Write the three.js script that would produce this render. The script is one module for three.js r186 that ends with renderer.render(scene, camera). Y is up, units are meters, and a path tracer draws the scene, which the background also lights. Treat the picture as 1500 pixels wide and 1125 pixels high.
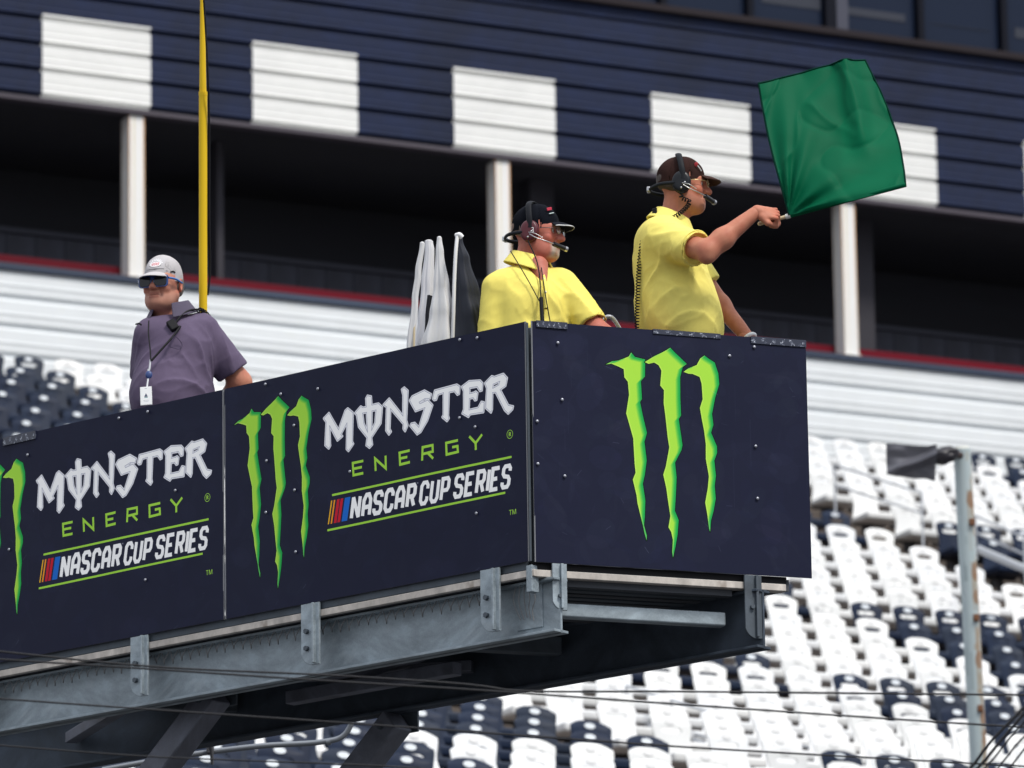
import * as THREE from 'three';
import { RoundedBoxGeometry } from 'three/addons/geometries/RoundedBoxGeometry.js';
import { mergeGeometries, toCreasedNormals } from 'three/addons/utils/BufferGeometryUtils.js';

// ------------------------------------------------------------------ camera, sky, sun, exposure
const scene = new THREE.Scene();
const PITCH = Math.atan(2138 / 9000), ROLL = -0.015, FOCAL = 9000;      // a long lens, looking up at the stand
const camera = new THREE.PerspectiveCamera(2 * Math.atan(562.5 / FOCAL) * 180 / Math.PI, 4 / 3, 0.5, 2000);
camera.rotation.order = 'YXZ';
camera.position.set(0, 1.6, 0);
camera.rotation.set(PITCH, 0, ROLL);
camera.focus = 26.3;
camera.userData.fStop = 5.8;
scene.add(camera);

function overcastSky() {
  const w = 64, h = 32, d = new Float32Array(w * h * 4);
  const sx = 0.38, sy = 0.78, sz = 0.50;                                  // where the cloud is thinnest (the sun)
  for (let j = 0; j < h; j++) for (let i = 0; i < w; i++) {
    const el = ((j + 0.5) / h - 0.5) * Math.PI, az = ((i + 0.5) / w - 0.5) * 2 * Math.PI;
    const x = Math.cos(el) * Math.cos(az), z = Math.cos(el) * Math.sin(az), y = Math.sin(el);
    const up = Math.max(0, y), c = Math.max(0, x * sx + y * sy + z * sz);
    let l = 0.55 * (1 + 1.1 * up) * (1 + 0.55 * Math.pow(c, 6));
    if (y < 0) l = 0.35;
    const k = (j * w + i) * 4;
    d[k] = l * 0.95; d[k + 1] = l * 1.0; d[k + 2] = l * 1.09; d[k + 3] = 1;
  }
  const t = new THREE.DataTexture(d, w, h, THREE.RGBAFormat, THREE.FloatType);
  t.mapping = THREE.EquirectangularReflectionMapping; t.magFilter = t.minFilter = THREE.LinearFilter; t.wrapS = THREE.RepeatWrapping; t.needsUpdate = true;
  return t;
}
scene.background = overcastSky();
scene.environment = scene.background;
const sun = new THREE.DirectionalLight(new THREE.Color(1, 0.95, 0.87), 2.4);
sun.position.set(0.38 * 60, 8 + 0.78 * 60, -26 + 0.50 * 60);
sun.target.position.set(0, 8, -26);
sun.castShadow = true; sun.shadow.radius = 22; sun.shadow.mapSize.set(2048, 2048);
Object.assign(sun.shadow.camera, { left: -40, right: 40, top: 40, bottom: -40, near: 1, far: 200 });
scene.add(sun, sun.target);

const renderer = new THREE.WebGLRenderer({ antialias: true });
renderer.setSize(1024, 768);
renderer.shadowMap.enabled = true;
renderer.toneMapping = THREE.LinearToneMapping;
renderer.toneMappingExposure = 1.04;

// ------------------------------------------------------------------ helpers
const V = (x, y, z) => new THREE.Vector3(x, y, z);
let seed = 7;
const rnd = () => { seed = (seed * 1664525 + 1013904223) >>> 0; return seed / 4294967296; };
const lerp = (a, b, t) => a + (b - a) * t, clamp = (x, a, b) => Math.min(b, Math.max(a, x));
const sstep = (a, b, x) => { const t = clamp((x - a) / (b - a), 0, 1); return t * t * (3 - 2 * t); };
camera.updateMatrixWorld();
// a point of the place at a given depth in front of the lens, named by where the photograph shows it (1500 x 1125)
function at(px, py, d) {
  return V((px - 750) / FOCAL * d, -(py - 562.5) / FOCAL * d, -d).applyMatrix4(camera.matrixWorld);
}
function seen(p) {                                                        // and the way back, to choose what is in view
  const q = p.clone().applyMatrix4(camera.matrixWorldInverse);
  return [750 + FOCAL * q.x / -q.z, 562.5 - FOCAL * q.y / -q.z];
}
camera.matrixWorldInverse.copy(camera.matrixWorld).invert();
function onPlane(px, py, z) { const r = at(px, py, 1).sub(camera.position); return camera.position.clone().addScaledVector(r, (z - camera.position.z) / r.z); } // on the upright plane at that z

const used = {};
function numbered(n) { const k = used[n] || 0; used[n] = k + 1; return k ? n + '_' + String(k).padStart(3, '0') : n; }
function tag(o, label, category, group, kind) {
  if (label) o.userData.label = label;
  if (category) o.userData.category = category;
  if (group) o.userData.group = group;
  if (kind) o.userData.kind = kind;
  return o;
}
function thing(name, label, category, pos, turn = 0, group) {
  const o = new THREE.Group(); o.name = numbered(name); if (pos) o.position.copy(pos); o.rotation.y = turn; scene.add(o);
  return tag(o, label, category, group);
}
function part(name, geo, mat, parent, label) {
  const g = Array.isArray(geo) ? merge(geo) : geo;
  const m = new THREE.Mesh(g, mat); m.name = parent === scene ? numbered(name) : name; m.castShadow = m.receiveShadow = true; parent.add(m);
  if (label) m.userData.label = label;
  return m;
}
function merge(list) {
  return mergeGeometries(list.map((g) => {
    const q = g.index ? g.toNonIndexed() : g;
    for (const k of Object.keys(q.attributes)) if (!['position', 'normal', 'uv'].includes(k)) q.deleteAttribute(k);
    if (!q.attributes.uv) q.setAttribute('uv', new THREE.BufferAttribute(new Float32Array(q.attributes.position.count * 2), 2));
    return q;
  }));
}
const mv = (g, x, y, z) => g.translate(x, y, z);
function box(x0, x1, y0, y1, z0, z1, r = 0) {
  const w = x1 - x0, h = y1 - y0, d = z1 - z0;
  const g = r ? new RoundedBoxGeometry(w, h, d, 2, r) : new THREE.BoxGeometry(w, h, d);
  return g.translate((x0 + x1) / 2, (y0 + y1) / 2, (z0 + z1) / 2);
}
function bar(a, b, r, seg = 8, r2 = r) {
  const d = b.clone().sub(a), g = new THREE.CylinderGeometry(r2, r, d.length(), seg);
  g.applyQuaternion(new THREE.Quaternion().setFromUnitVectors(V(0, 1, 0), d.normalize()));
  return g.translate((a.x + b.x) / 2, (a.y + b.y) / 2, (a.z + b.z) / 2);
}
function beamBox(a, b, w, h) {                                           // a square bar between two points
  const d = b.clone().sub(a), L = d.length(), g = new RoundedBoxGeometry(w, h, L, 2, Math.min(w, h) * 0.08);
  const m = new THREE.Matrix4().lookAt(b, a, V(0, 1, 0)); m.setPosition(a.clone().add(b).multiplyScalar(0.5));
  return g.applyMatrix4(m);
}
function roundPlate(w, h, d, r) { const s = new THREE.Shape(), a = w / 2, b = h / 2; s.moveTo(-a + r, -b); s.lineTo(a - r, -b); s.quadraticCurveTo(a, -b, a, -b + r); s.lineTo(a, b - r * 0.6); s.quadraticCurveTo(a, b, a - r * 0.6, b); s.lineTo(-a + r * 0.6, b); s.quadraticCurveTo(-a, b, -a, b - r * 0.6); s.lineTo(-a, -b + r); s.quadraticCurveTo(-a, -b, -a + r, -b); return new THREE.ExtrudeGeometry(s, { depth: d * 0.6, bevelEnabled: true, bevelThickness: d * 0.2, bevelSize: d * 0.2, bevelSegments: 2, curveSegments: 8 }).translate(0, 0, -d * 0.3); }
function tube(pts, r, n = 40, seg = 8, closed = false) { return new THREE.TubeGeometry(new THREE.CatmullRomCurve3(pts, closed, 'centripetal'), n, r, seg, closed); }
const lin = (hex) => new THREE.Color(hex);
const std = (color, rough = 0.6, metal = 0, extra = {}) => new THREE.MeshStandardMaterial({ color: Array.isArray(color) ? new THREE.Color().setRGB(...color) : color, roughness: rough, metalness: metal, ...extra });
const phys = (color, rough, extra = {}) => new THREE.MeshPhysicalMaterial({ color: Array.isArray(color) ? new THREE.Color().setRGB(...color) : color, roughness: rough, ...extra });

// value noise in three dimensions
function hash3(x, y, z) { let h = (x * 374761393 + y * 668265263 + z * 2147483647) | 0; h = Math.imul(h ^ (h >>> 13), 1274126177); return ((h ^ (h >>> 16)) >>> 0) / 4294967296; }
function noise(x, y, z) {
  const i = Math.floor(x), j = Math.floor(y), k = Math.floor(z), f = x - i, g = y - j, h = z - k;
  const u = f * f * (3 - 2 * f), v = g * g * (3 - 2 * g), w = h * h * (3 - 2 * h);
  const L = (a, b, t) => a + (b - a) * t;
  return L(L(L(hash3(i, j, k), hash3(i + 1, j, k), u), L(hash3(i, j + 1, k), hash3(i + 1, j + 1, k), u), v),
    L(L(hash3(i, j, k + 1), hash3(i + 1, j, k + 1), u), L(hash3(i, j + 1, k + 1), hash3(i + 1, j + 1, k + 1), u), v), w) * 2 - 1;
}
const fbm = (x, y, z) => noise(x, y, z) * 0.57 + noise(x * 2.1, y * 2.1, z * 2.1) * 0.28 + noise(x * 4.3, y * 4.3, z * 4.3) * 0.15;

// a tinted, weathered surface: colour varies round a mean in patches of the given size (metres per tile)
function weathered(size, tile, mean, spread, opts = {}) {
  const d = new Uint8Array(size * size * 4), r = new Uint8Array(size * size * 4);
  const c = new THREE.Color().setRGB(...mean).getRGB({}, THREE.SRGBColorSpace);
  const sx = opts.sx || 1, sy = opts.sy || 1;
  for (let j = 0; j < size; j++) for (let i = 0; i < size; i++) {
    const u = i / size, v = j / size;
    const wr = (q, fx, fy) => { const a = u * 2 * Math.PI, b = v * 2 * Math.PI; return fbm(q + Math.cos(a) * fx, Math.sin(a) * fx + Math.cos(b) * fy, Math.sin(b) * fy); };
    let n = wr(3, 1.2 * sx, 1.2 * sy) * 0.6 + wr(17, 4 * sx, 4 * sy) * 0.4 + (hash3(i, j, 5) - 0.5) * (opts.grain ?? 0.25);
    const k = 1 + n * spread, q = (j * size + i) * 4;
    let rr = c.r * k, gg = c.g * k, bb = c.b * k;
    if (opts.stain) { const s = sstep(0.25, 0.7, wr(41, 2 * sx, 2 * sy)) * opts.stain[3]; rr = lerp(rr, opts.stain[0], s); gg = lerp(gg, opts.stain[1], s); bb = lerp(bb, opts.stain[2], s); }
    d[q] = clamp(rr * 255, 0, 255); d[q + 1] = clamp(gg * 255, 0, 255); d[q + 2] = clamp(bb * 255, 0, 255); d[q + 3] = 255;
    const ro = clamp((opts.rough ?? 0.6) + n * (opts.rspread ?? 0.25), 0.05, 1) * 255; r[q] = r[q + 1] = r[q + 2] = ro; r[q + 3] = 255;
  }
  const mk = (a, srgb) => { const t = new THREE.DataTexture(a, size, size); t.wrapS = t.wrapT = THREE.RepeatWrapping; t.magFilter = THREE.LinearFilter; t.minFilter = THREE.LinearMipmapLinearFilter; t.generateMipmaps = true; if (srgb) t.colorSpace = THREE.SRGBColorSpace; t.repeat.set(1 / tile, 1 / tile); t.needsUpdate = true; return t; };
  return new THREE.MeshPhysicalMaterial({ specularIntensity: opts.spec ?? 1, map: mk(d, true), roughnessMap: mk(r, false), roughness: 1, metalness: opts.metal ?? 0 });
}
// texture coordinates in metres, by the face's main direction
function metric(g) {
  const q = g.index ? g.toNonIndexed() : g, p = q.attributes.position, n = q.attributes.normal, uv = new Float32Array(p.count * 2);
  for (let t = 0; t < p.count; t += 3) {
    const ax = Math.abs(n.getX(t)), ay = Math.abs(n.getY(t)), az = Math.abs(n.getZ(t));
    for (let i = t; i < t + 3; i++) {
      const [u, v] = ay > ax && ay > az ? [p.getX(i), p.getZ(i)] : ax > az ? [p.getZ(i), p.getY(i)] : [p.getX(i), p.getY(i)];
      uv[2 * i] = u; uv[2 * i + 1] = v;
    }
  }
  q.setAttribute('uv', new THREE.BufferAttribute(uv, 2));
  return q;
}

// ------------------------------------------------------------------ materials
const M = {
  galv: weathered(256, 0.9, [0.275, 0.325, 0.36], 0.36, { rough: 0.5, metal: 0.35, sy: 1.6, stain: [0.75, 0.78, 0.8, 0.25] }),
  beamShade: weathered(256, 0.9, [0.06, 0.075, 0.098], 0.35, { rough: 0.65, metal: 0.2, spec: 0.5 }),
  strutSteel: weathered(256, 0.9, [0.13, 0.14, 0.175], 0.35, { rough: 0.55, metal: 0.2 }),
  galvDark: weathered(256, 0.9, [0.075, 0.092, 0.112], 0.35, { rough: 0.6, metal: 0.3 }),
  plank: weathered(256, 1.2, [0.50, 0.46, 0.42], 0.22, { rough: 0.7, sx: 2.5, stain: [0.45, 0.4, 0.36, 0.5] }),
  deckUnder: weathered(128, 1, [0.06, 0.066, 0.078], 0.3, { rough: 0.8 }),
  navyClad: weathered(512, 3.5, [0.0115, 0.0185, 0.050], 0.3, { spec: 0.45, rough: 0.62, rspread: 0.15, grain: 0.1 }),
  whiteClad: weathered(512, 3.5, [0.80, 0.80, 0.78], 0.035, { rough: 0.55, grain: 0.04 }),
  whiteWall: weathered(512, 4.5, [0.76, 0.79, 0.81], 0.035, { rough: 0.6, grain: 0.03, stain: [0.86, 0.86, 0.82, 0.2] }),
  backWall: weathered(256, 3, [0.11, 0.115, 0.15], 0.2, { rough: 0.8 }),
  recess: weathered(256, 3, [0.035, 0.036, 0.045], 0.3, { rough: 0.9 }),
  redKerb: weathered(256, 2, [0.13, 0.003, 0.012], 0.25, { spec: 0.3, rough: 0.6 }),
  navyEdge: weathered(256, 1.6, [0.022, 0.034, 0.066], 0.4, { rough: 0.6, stain: [0.5, 0.6, 0.7, 0.5] }),
  ledge: weathered(256, 2, [0.020, 0.015, 0.018], 0.3, { spec: 0.4, rough: 0.7 }),
  purpleTrim: weathered(256, 2, [0.058, 0.047, 0.062], 0.25, { rough: 0.6 }),
  concrete: weathered(256, 2.2, [0.13, 0.108, 0.095], 0.3, { rough: 0.9, stain: [0.25, 0.22, 0.2, 0.4] }),
  asphalt: weathered(256, 6, [0.06, 0.06, 0.062], 0.3, { rough: 0.9 }),
  railSteel: std([0.52, 0.54, 0.57], 0.45, 0.4),
  cable: std([0.010, 0.010, 0.013], 0.55, 0.2),
  black: phys([0.007, 0.007, 0.009], 0.6, { specularIntensity: 0.4 }),
  chrome: std([0.5, 0.5, 0.52], 0.3, 0.9),
  bolt: std([0.36, 0.37, 0.42], 0.4, 0.7),
  wire: std([0.20, 0.205, 0.21], 0.5, 0.4),
};

// ------------------------------------------------------------------ ground
{
  const g = new THREE.PlaneGeometry(1600, 1600, 1, 1); g.rotateX(-Math.PI / 2);
  const uv = g.attributes.uv; for (let i = 0; i < uv.count; i++) uv.setXY(i, uv.getX(i) * 1600, uv.getY(i) * 1600);
  tag(part('ground', g, M.asphalt, scene), 'grey asphalt ground of the racetrack below the stands', null, null, 'structure');
}

// ------------------------------------------------------------------ the grandstand building behind
// local frame: x along the facade (to the right and away), y up (world height), z out of the facade towards the track
const FAC = at(713, 230, 80), FACTURN = Math.PI / 180 * 27.3;
const building = thing('grandstand_building', 'navy corrugated press box with white painted squares above a dark open gallery', 'building', V(FAC.x, 0, FAC.z), FACTURN);
const FX = V(Math.cos(FACTURN), 0, -Math.sin(FACTURN));                  // along the facade
const FN = V(-Math.sin(FACTURN), 0, -Math.cos(FACTURN));                 // into the facade, away from the track
// a profiled metal sheet: the section (z over y) is repeated up the wall and drawn along x
function sheet(x0, x1, section, off = 0) {
  const pos = [], uv = [], n = Math.max(1, Math.round((x1 - x0) / 1.2));
  const pts = section.map(([y, z]) => [y, z + off]);
  let run = 0;
  for (let k = 0; k + 1 < pts.length; k++) {
    const [ya, za] = pts[k], [yb, zb] = pts[k + 1], d = Math.hypot(yb - ya, zb - za);
    for (let i = 0; i < n; i++) {
      const a = lerp(x0, x1, i / n), b = lerp(x0, x1, (i + 1) / n);
      for (const [x, y, z, v] of [[a, ya, za, run], [b, ya, za, run], [b, yb, zb, run + d], [a, ya, za, run], [b, yb, zb, run + d], [a, yb, zb, run + d]]) { pos.push(x, y, z); uv.push(x, v + y * 0); }
    }
    run += d;
  }
  const g = new THREE.BufferGeometry();
  g.setAttribute('position', new THREE.Float32BufferAttribute(pos, 3)); g.setAttribute('uv', new THREE.Float32BufferAttribute(uv, 2)); g.computeVertexNormals();
  return g;
}
// one course of cladding between y0 and y1: a deep groove at the foot, two shallow stiffeners above it
function course(y0, h) {
  const f = (t, z) => [y0 + h * t, z];
  return [f(0, 0.0), f(0.03, -0.05), f(0.15, -0.05), f(0.19, 0.014), f(0.22, 0.016), f(0.27, 0.004), f(0.42, 0.004), f(0.45, 0.008), f(0.49, 0.008), f(0.52, 0.004), f(0.68, 0.004), f(0.71, 0.008), f(0.75, 0.008), f(0.78, 0.004), f(0.95, 0.006), f(1, 0.0)];
}
const CH = 0.3375;
{
  const top = 25.25, bottom = 23.03;
  let k = 0;
  for (let y = bottom; y < top - 0.05; y += CH, k++) {
    const h = Math.min(CH, top - y);
    part('cladding_panel', sheet(-16, 18, course(y, h)), M.navyClad, building);
  }
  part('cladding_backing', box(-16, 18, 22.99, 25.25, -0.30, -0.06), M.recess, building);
  // white painted squares, pitch 2.9 m: sheets of the same profile just proud of the navy ones
  for (let i = -4; i <= 5; i++) {
    const x0 = -0.46 + i * 2.905 + (rnd() - 0.5) * 0.03, x1 = x0 + 1.49;
    const sec = [];
    for (let c = 0; c < 4; c++) for (const q of course(bottom + c * CH, CH)) if (q[0] <= 24.145) sec.push(q);
    const m = part('white_square', sheet(x0, x1, sec, 0.005), M.whiteClad, building);
    m.userData.label = 'white painted square on the navy cladding';
  }
  part('soffit_trim', box(-16, 18, 22.965, 23.03, -0.14, 0.03, 0.008), M.purpleTrim, building);
  part('window_ledge', box(-16, 18, 25.25, 25.345, -0.1, 0.10, 0.01), M.ledge, building);
  // windows above the ledge
  const glass = phys([0.014, 0.021, 0.042], 0.12, { specularIntensity: 0.25 });
  const frame = phys([0.004, 0.005, 0.011], 0.6, { specularIntensity: 0.25 });
  const pitch = 1.33;
  for (let i = -8; i <= 8; i++) {
    const xm = 3.985 + i * pitch, wide = i === 1;
    part('mullion', box(xm - (wide ? 0.17 : 0.05), xm + (wide ? 0.0 : 0.05), 25.345, 27.6, -0.12, 0.05, 0.008), frame, building);
    if (wide) part('window_post', box(xm + 0.003, xm + 0.19, 25.345, 27.6, -0.12, 0.03, 0.008), std([0.045, 0.048, 0.075], 0.6), building);
    const pane = part('window_pane', box(xm + (wide ? 0.19 : 0.05), xm + pitch - (i === 0 ? 0.17 : 0.05), 25.345, 27.6, -0.10, -0.06), glass, building);
    part('window_blind', box(xm + 0.22, xm + pitch - 0.2, 25.6 + rnd() * 0.1, 25.63 + rnd() * 0.2, -0.058, -0.05), std([0.028, 0.033, 0.05], 0.8), pane);
  }
  part('upper_wall', box(-16, 18, 27.6, 31, -0.4, 0.05), M.navyClad, building);
  part('roof', box(-16.5, 18.5, 31, 31.3, -9, 1.2), M.recess, building);
  // dark gallery: back wall of vertical boards, ceiling, floor
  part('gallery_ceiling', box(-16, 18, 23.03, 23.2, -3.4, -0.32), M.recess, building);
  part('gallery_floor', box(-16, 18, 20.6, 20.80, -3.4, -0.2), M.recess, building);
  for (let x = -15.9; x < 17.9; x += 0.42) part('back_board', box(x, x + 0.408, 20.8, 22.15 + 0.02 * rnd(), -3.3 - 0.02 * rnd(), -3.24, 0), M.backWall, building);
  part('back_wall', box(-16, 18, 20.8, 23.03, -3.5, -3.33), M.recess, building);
  for (const [y, h] of [[22.15, 0.07], [21.72, 0.05]]) part('wall_rail', box(-16, 18, y, y + h, -3.23, -3.17), M.backWall, building);
  for (const [x, w] of [[-10.1, 0.2], [-3.45, 0.10], [1.09, 0.36], [6.0, 0.34], [11.4, 0.3]]) part('inner_column', box(x, x + w, 20.8, 23.03, -1.15, -0.9, 0.01), std([0.034, 0.032, 0.042], 0.8), building);
  // white posts with rust running down their edges
  const post = (() => {
    const w = 128, h = 512, c = document.createElement('canvas'); c.width = w; c.height = h; const x = c.getContext('2d');
    x.fillStyle = '#e9e8e6'; x.fillRect(0, 0, w, h);
    for (let i = 0; i < 60; i++) { x.fillStyle = `rgba(${120 + rnd() * 60},${110 + rnd() * 50},${100 + rnd() * 40},${0.03 + rnd() * 0.05})`; x.fillRect(rnd() * w, rnd() * h, 1 + rnd() * 5, 30 + rnd() * 200); }
    for (const [u, wd, col] of [[2, 4, '200,120,30'], [122, 6, '196,116,28'], [40, 5, '214,190,120']]) {
      const gr = x.createLinearGradient(0, 0, 0, h); gr.addColorStop(0, `rgba(${col},0.95)`); gr.addColorStop(0.35, `rgba(${col},0.6)`); gr.addColorStop(1, `rgba(${col},0.12)`);
      x.fillStyle = gr; x.fillRect(u - wd / 2, 0, wd, h); x.globalAlpha = 0.35; x.fillRect(u - wd, 0, wd * 2, h); x.globalAlpha = 1;
    }
    const t = new THREE.CanvasTexture(c); t.colorSpace = THREE.SRGBColorSpace; return new THREE.MeshStandardMaterial({ map: t, roughness: 0.55 });
  })();
  for (let i = -2; i <= 3; i++) {
    const x0 = 0.135 + i * 5.2;
    part('post', [box(x0, x0 + 0.215, 20.83, 22.955, -0.27, -0.02, 0.006), box(x0 - 0.02, x0 + 0.235, 20.83, 20.86, -0.30, 0.01)], post, building);
  }
  // kerb strips and the white siding below the gallery
  part('red_kerb', box(-16, 18, 20.80, 21.03, -0.42, -0.30, 0.01), M.redKerb, building);
  part('navy_edge', box(-16, 18, 20.745, 20.835, -0.32, 0.06, 0.012), M.navyEdge, building);
  for (let k = 0, y = 20.745; k < 5; k++) { const h = 0.372; y -= h; part('siding_panel', sheet(-16, 18, [[y, 0.0], [y + 0.015, -0.03], [y + 0.05, -0.03], [y + 0.075, 0.012], [y + h * 0.45, 0.012], [y + h * 0.48, 0.02], [y + h * 0.54, 0.02], [y + h * 0.57, 0.012], [y + h - 0.02, 0.012], [y + h, 0]]), M.whiteWall, building); }
  part('siding_backing', box(-16, 18, 17, 20.745, -0.3, -0.04), M.recess, building);
}

// ------------------------------------------------------------------ seating tiers
const SP = 0.52;                                                          // seat pitch along a row
function hitSeatPlane(px, py) {                                          // the plane of the seat tops
  const a = camera.position, r = at(px, py, 1).sub(a), y0 = 19.956, sl = 0.4124;
  const t = (y0 + sl * a.clone().sub(FAC).dot(FN) - a.y) / (r.y - sl * r.dot(FN));
  return a.clone().addScaledVector(r, t);
}
const T0 = hitSeatPlane(1273, 881);                                       // top of the seat that is row 0, seat 0
const rowRise = (j) => (j >= 0 ? 0.406 : Math.max(0.29, 0.406 + j * 0.0115)), RUN = 0.985;
const ROWS = {}; ROWS[0] = [0, 0];
for (let j = 1; j <= 14; j++) ROWS[j] = [ROWS[j - 1][0] + RUN, ROWS[j - 1][1] + rowRise(j)];
for (let j = -1; j >= -22; j--) ROWS[j] = [ROWS[j + 1][0] - RUN, ROWS[j + 1][1] - rowRise(j)];
const seatTop = (i, j) => T0.clone().addScaledVector(FX, i * SP).addScaledVector(FN, ROWS[j][0]).add(V(0, ROWS[j][1], 0));
const TOPJ = 12;
{
  const terrace = thing('grandstand_terrace', 'stepped brown concrete terrace carrying the stadium seats', 'terrace', V(T0.x, 0, T0.z), FACTURN);
  for (let j = -22; j <= TOPJ; j++) {
    const y = T0.y + ROWS[j][1] - 0.86, z = -ROWS[j][0];
    part('step', metric(box(-34, 30, y - 0.7, y, z - 0.62, z + 0.365)), M.concrete, terrace);
  }
}
const isAisle = (i) => (i > 6.5 && i < 8.5) || (i > -17 && i < -15.5);    // seat numbers where the stairs run up
const seatMats = {
  white: std([0.74, 0.745, 0.75], 0.5), navy: phys([0.0095, 0.0185, 0.044], 0.5, { specularIntensity: 0.35 }), plate: std([0.62, 0.66, 0.70], 0.5), plateWhite: std([0.62, 0.62, 0.62], 0.5), bracket: std([0.05, 0.05, 0.055], 0.6, 0.3),
};
// the moulded back: a curved shell with a waist, rounded shoulders and a hand slot
function seatShapes() {
  const us = [-1, -0.92, -0.75, -0.56, -0.46, -0.3, -0.1, 0.1, 0.3, 0.46, 0.56, 0.75, 0.92, 1], vs = [0, 0.05, 0.10, 0.15, 0.20, 0.24, 0.275, 0.290, 0.302, 0.326, 0.338, 0.352, 0.378, 0.404, 0.424, 0.436, 0.442];
  const half = (y) => (y < 0.20 ? lerp(0.215, 0.168, sstep(0, 0.2, y)) : y < 0.36 ? lerp(0.168, 0.192, sstep(0.2, 0.36, y)) : lerp(0.192, 0.150, Math.pow((y - 0.36) / 0.082, 2.2)));
  const hole = (i, j) => { const u = (us[i] + us[i + 1]) / 2, v = (vs[j] + vs[j + 1]) / 2; return (Math.abs(u) < 0.46 && v > 0.290 && v < 0.338) || (Math.abs(u) < 0.56 && v > 0.302 && v < 0.326); };
  const P = (i, j, side) => { const v = vs[j], x = us[i] * half(v), top = v > 0.40 ? -0.030 * Math.pow(Math.abs(us[i]), 3) * (v - 0.36) / 0.08 : 0; return [x, v + top, side * 0.010 - 0.014 + x * x * 0.75 - v * 0.20 - Math.max(0, v - 0.38) * 0.35 + (Math.abs(us[i]) === 1 || j === vs.length - 1 ? -side * 0.004 : 0)]; };
  const pos = [], tri = (...a) => { for (const q of a) pos.push(...q); };
  const nu = us.length - 1, nv = vs.length - 1, solid = (i, j) => i >= 0 && j >= 0 && i < nu && j < nv && !hole(i, j);
  for (let i = 0; i < nu; i++) for (let j = 0; j < nv; j++) {
    if (!solid(i, j)) continue;
    for (const f of [1, -1]) { const a = P(i, j, f), b = P(i + 1, j, f), c = P(i + 1, j + 1, f), d = P(i, j + 1, f); if (f > 0) tri(a, b, c, a, c, d); else tri(a, c, b, a, d, c); }
    const wall = (p, q) => { const a = P(...p, 1), b = P(...q, 1), c = P(...q, -1), d = P(...p, -1); tri(a, c, b, a, d, c); };
    if (!solid(i - 1, j)) wall([i, j + 1], [i, j]); if (!solid(i + 1, j)) wall([i + 1, j], [i + 1, j + 1]); if (!solid(i, j - 1)) wall([i, j], [i + 1, j]); if (!solid(i, j + 1)) wall([i + 1, j + 1], [i, j + 1]);
  }
  let g = new THREE.BufferGeometry(); g.setAttribute('position', new THREE.Float32BufferAttribute(pos, 3));
  g = toCreasedNormals(g, 0.7); g.setAttribute('uv', new THREE.Float32BufferAttribute(new Float32Array(pos.length / 3 * 2), 2));
  const plate = new THREE.CylinderGeometry(1, 1, 0.008, 18); plate.rotateX(Math.PI / 2); plate.scale(0.05, 0.028, 1); plate.rotateX(-0.35); plate.translate(0, 0.388, -0.080);
  const pan = new RoundedBoxGeometry(0.485, 0.10, 0.42, 3, 0.035); { const q = pan.attributes.position; for (let k = 0; k < q.count; k++) { const z = q.getZ(k), x = q.getX(k); q.setY(k, q.getY(k) * (0.6 + 0.4 * sstep(-0.2, 0.2, z)) - 0.02 * Math.cos(x * 6.5) * sstep(0.2, -0.1, z)); } pan.computeVertexNormals(); } pan.translate(0, -0.01, 0.22);
  const brk = merge([box(-0.03, 0.03, -0.40, -0.02, 0.0, 0.08, 0.01), box(-0.22, 0.22, -0.07, -0.03, 0.0, 0.05, 0.005)]);
  return { back: g, plate, pan, brk };
}
const SS = seatShapes();
function makeSeat(kind) {
  const o = new THREE.Group();
  part('backrest', SS.back, seatMats[kind], o); part('number_plate', SS.plate, kind === 'white' ? seatMats.plateWhite : seatMats.plate, o);
  part('seat_pan', SS.pan, seatMats[kind], o); part('bracket', SS.brk, seatMats.bracket, o);
  return o;
}
const protoSeat = { white: makeSeat('white'), navy: makeSeat('navy') };
// the chequered flag laid out in the seats
function seatColour(i, j) {
  const even = (n) => ((n % 2) + 2) % 2 === 0, band = Math.floor((j + 4) / 5);
  let dark;
  if (i >= 9) dark = (j >= 2 && j <= 6) || (j >= 8 && i >= 17);
  else if (i >= 0) dark = even(band);
  else if (i < -17) dark = i > -23 ? even(Math.floor((j + 12) / 5)) : !even(Math.floor((j + 12) / 5));
  else if (i < -6.5 && j >= 5) dark = i <= -9 && j >= 6;
  else if (i >= -6) dark = j < 6 && even(band + 1);
  else dark = j >= -4 ? even(band) : j <= -12 && i >= -14;
  return dark ? 'navy' : 'white';
}
const seatTones = { white: [[0.74, 0.745, 0.75], [0.70, 0.71, 0.72], [0.76, 0.76, 0.75], [0.66, 0.665, 0.66]].map((c) => std(c, 0.5)), navy: [[0.0095, 0.0185, 0.044], [0.012, 0.021, 0.045], [0.008, 0.015, 0.037], [0.016, 0.024, 0.044]].map((c) => phys(c, 0.5, { specularIntensity: 0.35 })) };
const SEATLOG = [];
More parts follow.
